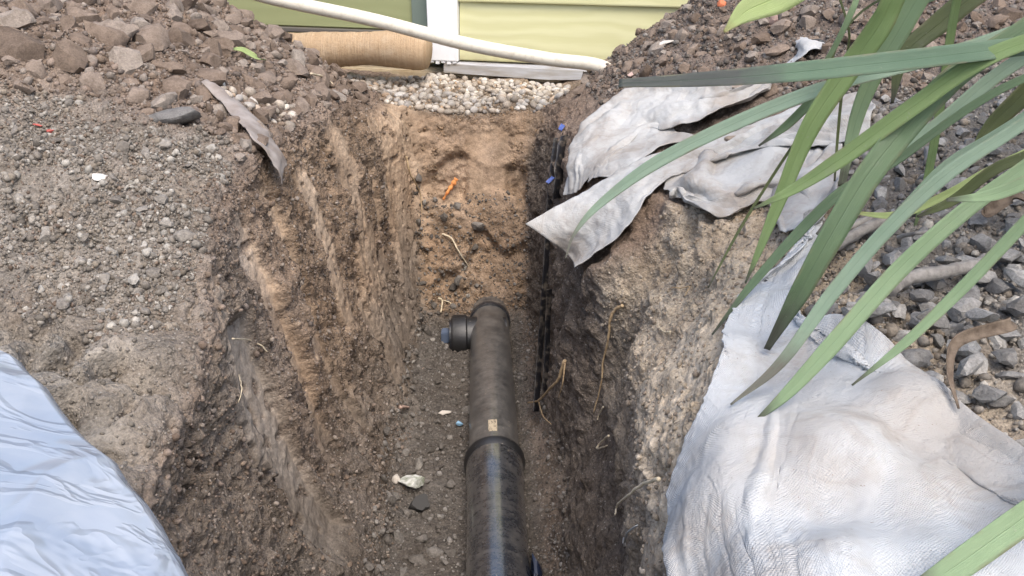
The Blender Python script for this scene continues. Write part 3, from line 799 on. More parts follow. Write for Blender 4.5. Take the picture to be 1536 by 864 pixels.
link('garden_hose', me, kh.m, label='cream hose slanting across the house wall between the heaps', cat='hose')

# ------------------------------------------------------------------ drain pipe
pa = np.array([-0.021, 1.06, CAMZ - 1.01 - 0.0565]); pb = np.array([-0.062, 2.13, CAMZ - 1.07 - 0.0565])
pdv = (pb - pa) / (pb - pa)[1]
def pp(Y):
    return pa + pdv * (Y - 1.06)
def plastic(name, dust, base=(0.018, 0.020, 0.023), ro=0.3, coat=0.0):
    k = Mat(name, ro, 0.5); w = k.world()
    up = k.node('ShaderNodeSeparateXYZ', {0: k.node('ShaderNodeNewGeometry').outputs['Normal']}).outputs[2]
    n1 = k.noise(w, 22, 6, 0.7); n2 = k.noise(w, 150, 5, 0.7)
    stk = k.noise(k.mapping(w, (14, 60, 14), (0, 0, 0.04)), 1.4, 4)
    f = k.rng(k.math('ADD', k.math('ADD', k.math('MULTIPLY', n1, 0.8), k.math('MULTIPLY', stk, 0.5)), k.math('MULTIPLY', n2, 0.7)), 0.75, 1.3, dust - 0.45, dust + 0.45)
    spl = k.math('GREATER_THAN', k.noise(w, 75, 3, 0.55), 0.70)
    c = k.mix(f, base, (0.175, 0.163, 0.147)); k.b.inputs['Coat Weight'].default_value = coat; k.b.inputs['Coat Roughness'].default_value = 0.2; k.b.inputs['Coat IOR'].default_value = 2.2; k.b.inputs['Specular IOR Level'].default_value = 0.9
    c = k.mix(k.math('MULTIPLY', spl, 0.7), c, (0.22, 0.19, 0.155))
    k.color(c); k.rough(k.rng(f, 0, 1, ro, 0.7))
    k.normal(k.bump(k.math('ADD', f, n2), 0.25, 0.0015))
    return k.m
M_PIPE = plastic('black_plastic_clean', 0.16, base=(0.020, 0.023, 0.029), ro=0.24, coat=1.0)
M_PIPED = plastic('black_plastic_dusty', 0.52, ro=0.32, coat=0.6)
M_FIT = plastic('black_plastic_fitting', 0.05, base=(0.016, 0.018, 0.024), ro=0.32)
M_RIM = plastic('black_rubber_rim', -0.2, base=(0.008, 0.008, 0.009), ro=0.5)
JY = 1.47
o0 = pp(JY)
ax = pdv / np.linalg.norm(pdv)
near_pipe = empty('drain_pipe', pp(0.6), 'clean glossy black drain pipe in the near half of the trench', 'pipe', 'black pipes laid in the trench')
far_pipe = empty('drain_pipe', pp(1.8), 'dusty mud streaked drain pipe running to the far tee', 'pipe', 'black pipes laid in the trench')
Ln = np.linalg.norm(pp(-0.6) - o0)
child('pipe_body', lathe_mesh('pipe_body', [(-Ln, 0.0), (-Ln, 0.056)] + [(-Ln + (Ln - 0.10) * q / 20, 0.056) for q in range(1, 21)] + [(-0.085, 0.0590), (-0.004, 0.0594), (0.0, 0.0590), (0.0, 0.054), (-0.02, 0.053)], 64, o0, ax), M_PIPE, near_pipe)
child('socket_rim', lathe_mesh('socket_rim', [(-0.022, 0.0580), (-0.014, 0.0628), (-0.004, 0.0645), (0.002, 0.0640), (0.004, 0.0600), (0.003, 0.0545), (-0.022, 0.0580)], 64, o0, ax), M_RIM, near_pipe)
Lf = np.linalg.norm(pp(2.30) - o0)
child('pipe_body', lathe_mesh('pipe_body', [(-0.05, 0.0), (-0.05, 0.052)] + [(-0.05 + (Lf + 0.05) * q / 24, 0.0545) for q in range(0, 25)] + [(Lf, 0.0)], 64, o0, ax), M_PIPED, far_pipe)
# small printed sticker wrapped on the dusty pipe, above the joint
a_ = np.cross(ax, (0, 0, 1.0)); a_ /= np.linalg.norm(a_); b_ = np.cross(a_, ax)
gv = []
for s_ in np.linspace(0.035, 0.082, 5):
    for th in np.linspace(-0.21, 0.13, 8):
        gv.append(pp(JY) + ax * s_ + 0.0552 * (math.sin(th) * a_ + math.cos(th) * b_))
me = mesh_np('sticker', np.array(gv), grid_faces(5, 8))
ks = Mat('sticker_paper', 0.6); sw = ks.world()
ks.color(ks.mix(ks.rng(ks.noise(ks.mapping(sw, (90, 25, 10)), 4, 3), 0.5, 0.62, 0, 0.75), (0.50, 0.42, 0.30), (0.10, 0.085, 0.07)))
child('sticker', me, ks.m, far_pipe, label='small tan sticker with worn dark print')
# the tee
tee = empty('pipe_tee', pp(2.17), 'black tee fitting with plugged left stub at the far end', 'pipe fitting')
tc = pp(2.21)
child('collar', lathe_mesh('collar', [(-0.024, 0.0548), (-0.024, 0.0580), (-0.020, 0.0592), (-0.006, 0.0592), (-0.002, 0.058), (-0.002, 0.0548), (-0.024, 0.0548)], 64, tc, ax), M_FIT, tee)
tx = np.array([-1.0, -0.05, 0.0])
child('stub', lathe_mesh('stub', [(-0.05, 0.0), (-0.05, 0.051), (0.060, 0.053), (0.064, 0.059), (0.098, 0.059), (0.104, 0.056), (0.104, 0.0)], 56, tc + np.array([0, -0.085, -0.006]), tx), M_RIM, tee)
kb = Mat('blue_grey_plug', 0.35); kb.color((0.10, 0.13, 0.19))
plug = child('plug', lathe_mesh('plug', [(0.1045, 0.0), (0.1045, 0.047), (0.110, 0.046), (0.111, 0.0)], 48, tc + np.array([0, -0.0855, -0.006]), tx), M_FIT, tee)
q = tc + np.array([-0.121, -0.093, -0.004])
me = box_mesh('plug_lug', q[0] - 0.012, q[0] + 0.0105, q[1] - 0.017, q[1] + 0.017, q[2] - 0.017, q[2] + 0.017, 0.003)
child('plug_lug', me, kb.m, tee, label='square blue grey lug of the plug')

# ------------------------------------------------------------------ cloth and film
def sheet_points(ctrl, nu, nv):
    c = np.asarray(ctrl, float)
    rows = np.array([catmull(r_, nv) for r_ in c])                  # each row along v
    return np.array([catmull(rows[:, j], nu) for j in range(nv)]).transpose(1, 0, 2)
def wrinkle(p, amps, seed=0.0):
    n = grid_normals(p); x_, y_, z_ = p[..., 0], p[..., 1], p[..., 2]
    d_ = 0
    for f, a in amps:
        d_ = d_ + a * noise(x_ * f + seed, y_ * f * 0.8 + seed * 2, z_ * f)
    return p + n * d_[..., None]
def folds(p, along, across, amp_, seed):
    """long soft folds that run with the sheet"""
    nu, nv = p.shape[:2]; n = grid_normals(p)
    a_, b_ = np.meshgrid(np.linspace(0, 1, nu), np.linspace(0, 1, nv), indexing='ij')
    w_ = 0.35 * noise(a_ * 2 + seed, b_ * 3, seed)
    f_ = np.abs(noise(a_ * across + w_ * 2, b_ * along + w_, seed * 1.7)) * 2.0 - 0.5
    return p + n * (amp_ * f_)[..., None]
def lay(p, gap=0.006, soft=True):
    h = ground_z(p[..., 0], p[..., 1]) + gap
    p = p.copy(); p[..., 2] = np.maximum(p[..., 2], np.where(h > CAMZ - 0.62, h, -9))
    return p
def sheet_obj(name, patches, mat, label, cat, thick=0.0016):
    V, Fc, UV, off = [], [], [], 0
    for p in patches:
        nu, nv = p.shape[:2]
        V.append(p.reshape(-1, 3)); Fc.append(grid_faces(nu, nv) + off); off += nu * nv
        du = np.cumsum(np.r_[0, np.linalg.norm(np.diff(p[:, nv // 2], axis=0), axis=1)]); dv = np.cumsum(np.r_[0, np.linalg.norm(np.diff(p[nu // 2], axis=0), axis=1)])
        UV.append(np.stack(np.meshgrid(du, dv, indexing='ij'), -1).reshape(-1, 2))
    Fc = np.vstack(Fc); me = mesh_np(name, np.vstack(V), Fc)
    uv = me.uv_layers.new(name='UVMap'); uv.data.foreach_set('uv', np.vstack(UV)[Fc.ravel()].astype(np.float32).ravel())
    o = link(name, me, mat, label=label, cat=cat)
    m_ = o.modifiers.new('thickness', 'SOLIDIFY'); m_.thickness = thick; m_.offset = 0
    return o
def cloth_material(name, base, dirt, dirt_amt, weave=900, tint=None, bumpy=0.5):
    k = Mat(name, 0.9, 0.1); uv = k.coord('UV'); w = k.world()
    s = k.noise(w, 7, 6, 0.65, 0.4); s2 = k.noise(w, 30, 5, 0.7)
    c = k.mix(k.rng(s, 0.62 - dirt_amt * 0.3, 0.78 - dirt_amt * 0.2, 0, 0.75), base, dirt)
    c = k.mix(k.rng(s2, 0.5, 0.8, 0, 0.4), c, dirt)
    if tint:
        c = k.mix(k.rng(k.noise(w, 4.0, 3), 0.5, 0.65, 0, 0.6), c, tint)
    spk = k.math('GREATER_THAN', k.noise(w, 240, 2, 0.5), 0.74)
    c = k.mix(k.math('MULTIPLY', spk, 0.6), c, (0.2, 0.15, 0.11))
    k.color(c)
    wx = [k.node('ShaderNodeTexWave', {'Vector': k.mapping(uv, (1, 1, 1), (0, 0, 0.5 + q_)), 'Scale': weave / 6.28, 'Distortion': 1.6, 'Detail': 2.0, 'Detail Scale': 3.0}, wave_type='BANDS').outputs['Fac'] for q_ in (0, 1.5708)]
    wv = k.math('ADD', wx[0], k.math('MULTIPLY', wx[1], 0.7))
    cr = k.noise(w, 55, 6, 0.7); fz = k.noise(w, 420, 3, 0.7)
    rd = k.rng(k.math('ABSOLUTE', k.math('SUBTRACT', k.noise(w, 17, 3, 0.5, 0.8), 0.5)), 0.0, 0.06, 1, 0)
    rd2 = k.rng(k.math('ABSOLUTE', k.math('SUBTRACT', k.noise(w, 41, 3, 0.5, 0.6), 0.5)), 0.0, 0.05, 1, 0)
    c = k.mix(k.math('MULTIPLY', k.rng(wv, 0.3, 1.3, 0.22, 0.0), 1.0), c, dirt)
    c = k.mix(k.math('MULTIPLY', rd, k.rng(s, 0.4, 0.6, 0.0, 0.4)), c, dirt)
    k.color(c)
    b = k.bump(k.math('ADD', wv, k.math('MULTIPLY', fz, 1.2)), bumpy * 0.35, 0.0012)
    b = k.bump(k.math('ADD', rd, k.math('MULTIPLY', rd2, 0.5)), 0.16, 0.004, b)
    k.normal(k.bump(cr, 0.5, 0.006, b))
    k.b.inputs['Subsurface Weight'].default_value = 0.0
    return k.m
M_GEO = cloth_material('geotextile', (0.465, 0.47, 0.46), (0.27, 0.235, 0.20), 0.6, 800)
M_GEO2 = cloth_material('pale_weave_cloth', (0.50, 0.523, 0.537), (0.33, 0.295, 0.26), 0.5, 980, tint=(0.44, 0.415, 0.385), bumpy=1.4)

def G(rows):
    return [[P(*q) for q in r_] for r_ in rows]
def onground(px, py, lift):
    for Y_ in np.arange(1.6, 0.1, -0.004)[::-1]:
        p_ = P(px, py, Y_)
        if p_[2] < ground_z(p_[0], p_[1]) + lift:
            return p_
    return p_
def SG(rows, lift):
    return [[surf(q[0], q[1], lift)[0] if (0 < q[0] < 1530 and 0 < q[1] < 858) else onground(q[0], q[1], lift) for q in r_] for r_ in rows]
def NG(rows, lift):
    """free points, but never under the ground"""
    out = []
    for r_ in rows:
        o_ = []
        for q in r_:
            p_ = P(*q); t_ = surf(q[0], q[1], lift)[0]
            o_.append(t_ if project(t_)[2] < project(p_)[2] else p_)
        out.append(o_)
    return out
# upper sheet: band ending in the pointed flap that hangs out over the trench
band = sheet_points(NG([
    [(788, 336, 1.50), (925, 262, 1.545), (990, 222, 1.56), (1080, 204, 1.56), (1180, 180, 1.56), (1300, 150, 1.60)],
    [(828, 362, 1.485), (935, 300, 1.505), (995, 242, 1.505), (1080, 218, 1.50), (1175, 198, 1.50), (1300, 178, 1.52)],
    [(856, 388, 1.475), (942, 330, 1.475), (998, 266, 1.455), (1080, 234, 1.46), (1172, 214, 1.47), (1305, 206, 1.46)],
    [(876, 410, 1.48), (950, 352, 1.47), (1005, 288, 1.44), (1080, 250, 1.44), (1170, 228, 1.44), (1310, 232, 1.40)]], 0.028), 70, 220)
band0 = band; fb = sstep(0.22, 0.45, np.linspace(0, 1, 220))[None, :, None]
band = band * (1 - fb) + folds(band, 2.4, 3.2, 0.024, 1.7) * fb
band = wrinkle(band, [(9, 0.012), (22, 0.007), (48, 0.004), (90, 0.0015)], 1.3)
upper = sheet_points(NG([
    [(842, 292, 1.70), (850, 240, 1.75), (866, 190, 1.82), (930, 137, 1.90), (1000, 134, 1.90), (1075, 134, 1.86), (1160, 130, 1.82)],
    [(860, 290, 1.66), (872, 245, 1.69), (892, 200, 1.745), (945, 150, 1.83), (1005, 150, 1.83), (1070, 150, 1.80), (1158, 133, 1.80)],
    [(876, 278, 1.63), (892, 248, 1.65), (915, 212, 1.69), (960, 172, 1.76), (1008, 176, 1.77), (1064, 172, 1.75), (1155, 139, 1.78)],
    [(890, 266, 1.61), (905, 250, 1.63), (935, 220, 1.66), (968, 188, 1.71), (1006, 197, 1.72), (1058, 196, 1.72), (1150, 146, 1.77)]], 0.028), 70, 200)
upper = wrinkle(folds(upper, 2.0, 3.4, 0.026, 4.2), [(10, 0.012), (26, 0.008), (52, 0.004), (95, 0.0015)], 5.1)
under = sheet_points(NG([
    [(885, 270, 1.63), (905, 250, 1.645), (935, 220, 1.68), (968, 188, 1.73), (1012, 198, 1.72)],
    [(905, 275, 1.615), (925, 262, 1.63), (955, 238, 1.655), (985, 212, 1.69), (1020, 210, 1.69)],
    [(925, 274, 1.57), (945, 262, 1.575), (970, 244, 1.58), (1000, 226, 1.585), (1050, 218, 1.58)]], 0.014), 40, 70)
under = wrinkle(under, [(18, 0.012), (50, 0.003)], 2.2)
curl = sheet_points(NG([
    [(992, 276, 1.47), (1048, 246, 1.48), (1095, 238, 1.48), (1140, 230, 1.47), (1195, 212, 1.46)],
    [(1000, 290, 1.42), (1050, 268, 1.40), (1098, 262, 1.39), (1140, 252, 1.39), (1196, 238, 1.40)],
    [(1012, 297, 1.38), (1056, 294, 1.33), (1104, 292, 1.32), (1142, 280, 1.33), (1198, 262, 1.34)],
    [(1022, 302, 1.37), (1062, 316, 1.32), (1108, 317, 1.31), (1146, 304, 1.32), (1198, 284, 1.31)],
    [(1030, 302, 1.41), (1066, 324, 1.37), (1110, 326, 1.36), (1150, 314, 1.35), (1200, 296, 1.33)]], 0.020), 70, 120)
curl = wrinkle(folds(curl, 2.5, 2.5, 0.024, 7.7), [(12, 0.016), (30, 0.009), (70, 0.002)], 8.4)
tail = sheet_points(NG([
    [(1158, 240, 1.37), (1210, 236, 1.37), (1262, 232, 1.36)],
    [(1156, 280, 1.30), (1208, 285, 1.28), (1258, 275, 1.27)],
    [(1160, 322, 1.245), (1192, 335, 1.22), (1238, 322, 1.21)],
    [(1175, 345, 1.22), (1204, 362, 1.18), (1226, 352, 1.18)]], 0.018), 80, 60)
tail = wrinkle(folds(tail, 2.5, 2.0, 0.022, 2.9), [(10, 0.012), (28, 0.007), (70, 0.002)], 3.3)
sheet_obj('geotextile_sheet', [lay(band, 0.002), lay(upper, 0.002), lay(under, 0.001), lay(curl, 0.002), lay(tail, 0.002)], M_GEO,
          'dirty white geotextile sheet folded over the bank with a pointed flap over the trench', 'fabric')

# lower sheet: big pale cloth on the near right bank, its left edge hanging over the lip
low_c = sheet_points(SG([
    [(1208, 366, 1.08), (1216, 366, 1.08), (1224, 372, 1.08), (1200, 478, 0.90), (1268, 528, 0.86), (1400, 592, 0.80), (1620, 730, 0.66)],
    [(1135, 440, 0.92), (1158, 434, 0.94), (1176, 452, 0.93), (1200, 505, 0.86), (1290, 560, 0.82), (1405, 618, 0.755), (1625, 760, 0.62)],
    [(1105, 490, 0.86), (1125, 505, 0.86), (1150, 524, 0.85), (1212, 540, 0.82), (1305, 592, 0.78), (1415, 648, 0.72), (1630, 795, 0.59)],
    [(1075, 590, 0.74), (1105, 600, 0.74), (1160, 610, 0.73), (1225, 615, 0.72), (1320, 655, 0.70), (1430, 702, 0.65), (1630, 835, 0.54)],
    [(1040, 690, 0.69), (1080, 700, 0.67), (1150, 705, 0.65), (1205, 700, 0.64), (1310, 710, 0.64), (1430, 740, 0.60), (1630, 850, 0.50)],
    [(1008, 790, 0.66), (1060, 800, 0.62), (1140, 810, 0.58), (1200, 810, 0.57), (1310, 800, 0.57), (1440, 830, 0.53), (1640, 920, 0.45)],
    [(1005, 880, 0.60), (1060, 900, 0.55), (1150, 930, 0.51), (1220, 930, 0.50), (1320, 930, 0.50), (1450, 960, 0.455), (1660, 1030, 0.39)],
    [(1000, 990, 0.54), (1080, 1010, 0.48), (1160, 1040, 0.45), (1230, 1040, 0.44), (1340, 1050, 0.43), (1460, 1080, 0.40), (1680, 1140, 0.34)]], 0.014), 240, 240)
low_c = np.stack([gsm(gsm(low_c[..., i_], 3, 0), 3, 1) for i_ in range(3)], -1)
low_c = lay(low_c, 0.007)
jag = 0.012 * noise(np.arange(low_c.shape[0]) * 0.06, 2.2, 7.1) + 0.003 * noise(np.arange(low_c.shape[0]) * 0.27, 2.2, 7.1)
low_c[:, :14, 0] += jag[:, None] * np.linspace(1, 0, 14)[None]
low_c = folds(low_c, 10, 1.6, 0.010, 3.9)
low_c = wrinkle(folds(low_c, 4.5, 1.6, 0.009, 5.5), [(7, 0.004), (16, 0.004), (40, 0.0045), (95, 0.0018)], 6.6)
low_c = lay(low_c, 0.008)
low_c[..., 2] = gsm(gsm(low_c[..., 2], 1.6, 0), 1.6, 1)
sheet_obj('cloth_sheet', [low_c], M_GEO2, 'big pale woven cloth draped over the near right bank below the grey stones', 'cloth')

# crumpled white scrap at the back of the right heap, arched over a dark pipe end
scrap = sheet_points(G([
    [(1150, 108, 1.82), (1188, 82, 1.85), (1200, 58, 1.86), (1250, 50, 1.88), (1300, 18, 1.92)],
    [(1156, 112, 1.79), (1192, 88, 1.80), (1206, 64, 1.80), (1254, 60, 1.82), (1308, 26, 1.86)],
    [(1166, 112, 1.77), (1196, 92, 1.765), (1214, 74, 1.765), (1258, 74, 1.78), (1318, 36, 1.82)]]), 30, 70)
sheet_obj('plastic_scrap', [wrinkle(scrap, [(25, 0.012), (60, 0.006)], 4.4)], M_GEO2, 'crumpled white scrap near the top of the right heap', 'scrap')
q = P(1222, 84, 1.80)
link('pipe_end', lathe_mesh('pipe_end', [(0.16, 0.0), (0.16, 0.034), (0.0, 0.034), (0.0, 0.029), (0.10, 0.028), (0.10, 0.0)], 32, q, (0.25, 0.95, -0.2)), M_FIT,
     label='open end of dark pipe under the white scrap', cat='pipe end')

# bluish film in the near left corner
kp = Mat('film', 0.14, 0.8); kp.b.inputs['Coat Weight'].default_value = 0.6; kp.b.inputs['Coat Roughness'].default_value = 0.08; pw = kp.world()
pn = kp.noise(kp.mapping(pw, (5, 9, 9), (0, 0, 0.6)), 1.6, 5, 0.6, 0.8); pn2 = kp.noise(pw, 14, 3)
kp.color(kp.mix(kp.rng(pn, 0.35, 0.68, 0, 1), (0.40, 0.46, 0.55), (0.55, 0.59, 0.645)))
k_ridge = kp.vor(kp.mapping(pw, (9, 5, 5), (0, 0, 0.7)), 2.2, 'DISTANCE_TO_EDGE')
k_ridge = kp.rng(k_ridge, 0.0, 0.25, 1, 0)
kp.normal(kp.bump(kp.rng(kp.math('ABSOLUTE', kp.math('SUBTRACT', kp.noise(kp.mapping(pw, (4, 9, 9), (0, 0, 0.6)), 2.2, 3, 0.5, 1.0), 0.5)), 0.0, 0.07, 1, 0), 0.3, 0.012, kp.bump(pn2, 0.25, 0.004)))
tr = kp.n.new('ShaderNodeBsdfTranslucent'); tr.inputs[0].default_value = (0.75, 0.85, 0.95, 1)
mx = kp.n.new('ShaderNodeMixShader'); mx.inputs[0].default_value = 0.22
outn = kp.n.get('Material Output')
kp.l.new(kp.b.outputs[0], mx.inputs[1]); kp.l.new(tr.outputs[0], mx.inputs[2]); tp = kp.n.new('ShaderNodeBsdfTransparent'); mx2 = kp.n.new('ShaderNodeMixShader'); mx2.inputs[0].default_value = 0.26
kp.l.new(mx.outputs[0], mx2.inputs[1]); kp.l.new(tp.outputs[0], mx2.inputs[2]); kp.l.new(mx2.outputs[0], outn.inputs[0])
film = sheet_points(G([
    [(-260, 440, 0.70), (-120, 470, 0.655), (0, 536, 0.61), (100, 612, 0.545), (172, 690, 0.49), (232, 790, 0.435), (284, 880, 0.392), (320, 990, 0.345)],
    [(-280, 452, 0.65), (-150, 500, 0.60), (-30, 570, 0.555), (60, 640, 0.505), (130, 722, 0.455), (190, 815, 0.41), (235, 900, 0.375), (270, 1010, 0.33)],
    [(-340, 520, 0.56), (-220, 570, 0.52), (-90, 650, 0.475), (0, 720, 0.44), (65, 800, 0.40), (120, 890, 0.365), (160, 970, 0.34), (190, 1070, 0.30)],
    [(-420, 620, 0.47), (-300, 680, 0.435), (-160, 770, 0.40), (-70, 840, 0.37), (0, 920, 0.34), (50, 1000, 0.315), (90, 1080, 0.29), (110, 1180, 0.26)],
    [(-500, 780, 0.38), (-380, 850, 0.35), (-250, 940, 0.325), (-150, 1010, 0.30), (-80, 1090, 0.28), (-30, 1170, 0.26), (10, 1250, 0.24), (30, 1330, 0.22)]]), 130, 200)
film = wrinkle(film, [(6, 0.022), (14, 0.004)], 9.1)
fn = grid_normals(film); fx, fy, fz = film[..., 0], film[..., 1], film[..., 2]
cr_ = np.abs(noise(fx * 13 + 3 + 1.2 * noise(fx * 5, fy * 5, 1), fy * 7, fz * 7)) * 0.020 + np.abs(noise(fx * 30, fy * 14 + 4, fz * 14)) * 0.004
film = film - fn * cr_[..., None]
skirt = film[0] + np.array([0.004, 0.006, -0.045]); skirt2 = film[0] + np.array([0.002, 0.008, -0.012])
film = np.concatenate([skirt[None], skirt2[None], film], 0)
sheet_obj('plastic_film', [film], kp.m, 'pale blue translucent plastic film in the near left corner', 'plastic film', 0.0008)

# grey membrane strip sticking out of the left bank
kq = Mat('grey_membrane', 0.7, 0.3); qw = kq.world()
kq.color(kq.mix(kq.rng(kq.noise(qw, 30, 5), 0.35, 0.65, 0, 1), (0.21, 0.175, 0.15), (0.32, 0.285, 0.26)))
def sp(px, py, l=0.012):
    return surf(px, py, l)[0]
strip_l = [sp(298, 130, 0.01), sp(328, 160, 0.014), sp(358, 200, 0.018), sp(376, 225, 0.02), sp(392, 250, 0.03), sp(405, 275, 0.035)]
strip_r = [sp(322, 130, 0.006), sp(362, 158, 0.008), sp(390, 196, 0.008), sp(398, 212, 0.012), sp(408, 235, 0.02), sp(412, 268, 0.03)]
strip = sheet_points([strip_l, [(a + b) / 2 + np.array([0, 0, 0.008]) for a, b in zip(strip_l, strip_r)], strip_r], 16, 60)
sheet_obj('membrane_strip', [wrinkle(strip, [(30, 0.008), (80, 0.003)], 1.1)], kq.m, 'torn grey membrane strip poking from the left bank above the wall', 'membrane', 0.0015)

# black plastic sheet edges standing out of the right wall
kx = Mat('black_film', 0.35, 0.5); kx.color(kx.mix(kx.rng(kx.noise(kx.world(), 60, 4), 0.5, 0.65, 0, 1), (0.012, 0.012, 0.014), (0.10, 0.085, 0.07)))
def ribbon(pts, w0, lift, out):
    a = np.array([surf(px, py, lift)[0] for px, py in pts]); a = catmull(a, 60)
    a = np.stack([gsm(a[:, i_], 9.0) for i_ in range(3)], -1); a[:, 0] -= 0.008; a[:, 1] -= 0.008
    b = a + np.array([-out, -w0, 0.0])[None] * (0.9 + 0.5 * noise(np.arange(60) * 0.15, w0 * 100, 2.2))[:, None]
    return np.stack([a - np.array([-0.01, 0, 0]), (a + b) / 2, b], 0)
sheet_obj('black_film_edge', [ribbon([(838, 188), (832, 230), (826, 300), (822, 400), (816, 480), (812, 560), (807, 650)], 0.004, 0.006, 0.003)], kx.m,
          'long black plastic sheet edge standing out of the right trench wall', 'plastic sheet', 0.001)
sheet_obj('black_film_edge', [ribbon([(848, 190), (844, 225), (838, 270), (836, 300)], 0.02, 0.002, 0.012)], kx.m,
          'short crumpled black plastic edge beside the white flap', 'plastic sheet', 0.001)
sheet_obj('black_film_edge', [ribbon([(826, 420), (824, 480), (821, 540), (818, 600)], 0.003, 0.005, 0.002)], kx.m,
          'thin second black plastic edge just right of the long one', 'plastic sheet', 0.001)
kbl = Mat('blue_film', 0.4, 0.4); kbl.color((0.10, 0.15, 0.42))
def scrap_bit(name, px, py, w, h, mat, label, cat, lift=0.006, tilt=0.3, amp=0.3):
    c, n = surf(px, py, lift)
    n = n / np.linalg.norm(n); n = n * 0.6 + np.array([0, -0.6, 0.5]); n /= np.linalg.norm(n)
    a = np.cross(n, (math.sin(tilt), 0, math.cos(tilt))); a /= np.linalg.norm(a); b = np.cross(a, n)
    g = np.array([[c + a * w * (i - 2) / 4 + b * h * (j - 2) / 4 + n * amp * w * float(noise(i * .7 + px, j * .7, 3.3)) for j in range(5)] for i in range(5)])
    return sheet_obj(name, [sheet_points(g, 13, 13)], mat, label, cat, 0.0012)
scrap_bit('blue_scrap', 827, 272, 0.010, 0.022, kbl.m, 'small blue plastic scrap on the black edge in the right wall', 'scrap')
scrap_bit('blue_scrap', 843, 190, 0.014, 0.016, kbl.m, 'crumpled dark blue plastic scrap at the top of the right wall', 'scrap')
kbp = Mat('blue_black_bag', 0.18, 0.6); kbp.color((0.01, 0.014, 0.03))
c0 = pp(1.13) + np.array([0.068, 0, 0.004])
me = rock_me('plastic_bag', 901, 3, kbp.m, planes=14, lo=0.3, hi=0.8, lump=0.5, sharp=25)
o = link('plastic_bag', me, None, label='crumpled shiny black bag wedged between near pipe and right wall', cat='bag'); o.location = c0; o.scale = (0.018, 0.055, 0.05)

# ------------------------------------------------------------------ roots, twigs, stray bits
def wood_mat(name, c0, c1):
    k = Mat(name, 0.8, 0.2); w = k.world()
    k.color(k.mix(k.rng(k.noise(w, 90, 5), 0.35, 0.65, 0, 1), c0, c1)); k.normal(k.bump(k.noise(w, 250, 4), 0.5, 0.002))
    return k.m
M_ROOT = wood_mat('root_bark', (0.30, 0.21, 0.12), (0.48, 0.36, 0.22))
M_ROOTP = wood_mat('pale_root', (0.50, 0.42, 0.29), (0.66, 0.57, 0.42))
M_TWIG = wood_mat('grey_wood', (0.17, 0.155, 0.14), (0.30, 0.28, 0.255))
M_DEAD = wood_mat('dead_leaf', (0.085, 0.062, 0.045), (0.18, 0.14, 0.105))
def root(pts, r0, r1, label, mat=M_ROOT, lift=0.006, name='root', cat='root', branches=(), bow=0.0):
    ps = [surf(px, py, lift)[0] for px, py in pts]
    n_ = 10 * len(ps); pth = catmull(ps, n_)
    pth[:, 1] -= bow * np.sin(np.linspace(0, math.pi, n_))
    pth += 0.0015 * np.stack([noise(np.arange(n_) * .35, i * 9.1 + 0.37, pts[0][0] * 0.173) for i in range(3)], -1)
    o = link(name, tube_mesh(name, pth, np.linspace(r0, r1, n_), 7, True, 0.15), mat, label=label, cat=cat)
    for b in branches:
        bp_ = [surf(px, py, lift)[0] for px, py in b]
        link('rootlet', tube_mesh('rootlet', catmull(bp_, 10 * len(bp_)), np.linspace(r1, r1 * .5, 10 * len(bp_)), 6), mat, o)
    return o
root([(862, 545), (850, 565), (838, 585), (818, 603), (798, 612)], 0.0035, 0.0018, 'forked tan root on the right wall left of the lumpy bank', M_ROOT, 0.02,
     branches=[[(862, 548), (853, 572), (850, 590)], [(815, 608), (825, 618), (835, 632)]])
root([(940, 456), (926, 463), (918, 480), (917, 505), (910, 540), (905, 570), (895, 620)], 0.003, 0.0012, 'thin root hanging down the edge of the lumpy right bank', M_ROOT, 0.008)
root([(1000, 732), (975, 733), (955, 745), (940, 758), (932, 772)], 0.0022, 0.0012, 'pale curved root beside the left edge of the big cloth', M_ROOTP, 0.012)
root([(918, 652), (908, 662), (900, 675), (912, 668)], 0.002, 0.0012, 'short bent pale root low on the right wall', M_ROOTP, 0.008)
root([(908, 610), (902, 622), (898, 630)], 0.0015, 0.001, 'tiny root below the lumpy bank edge', M_ROOTP, 0.006)
root([(662, 350), (680, 360), (692, 378), (702, 400)], 0.003, 0.0015, 'curved tan root on the far end wall under the orange scrap', M_ROOTP, 0.012)
root([(604, 235), (612, 262), (625, 290), (630, 318)], 0.003, 0.0014, 'long thin root in the far left corner of the trench', M_ROOT, 0.012)
root([(345, 510), (368, 504), (385, 515), (398, 525)], 0.0014, 0.0008, 'fine pale root above the spade cut on the left wall', M_ROOTP, 0.008)
root([(355, 560), (357, 585), (356, 605)], 0.001, 0.0006, 'hair thin root on the spade cut of the left wall', M_ROOTP, 0.005)
root([(652, 446), (660, 455), (664, 468)], 0.0035, 0.002, 'knotted pale root above the plugged stub', M_ROOTP, 0.012, branches=[[(655, 450), (672, 452), (680, 458)]])
root([(598, 610), (612, 610)], 0.004, 0.003, 'short pinkish stick on the left edge of the trench floor', wood_mat('pink_wood', (0.36, 0.24, 0.19), (0.48, 0.35, 0.29)), 0.006, 'stick', 'stick')
root([(1010, 497), (1000, 499), (992, 495)], 0.0015, 0.001, 'little white root on the face of the lumpy bank', M_ROOTP, 0.006)
root([(466, 112), (485, 118), (500, 130)], 0.003, 0.0015, 'tan root on the crest of the left heap', M_ROOTP, 0.01)
root([(1012, 432), (1026, 436), (1038, 430), (1030, 444)], 0.0012, 0.0008, 'reddish root on top of the lumpy bank', M_ROOT, 0.006)

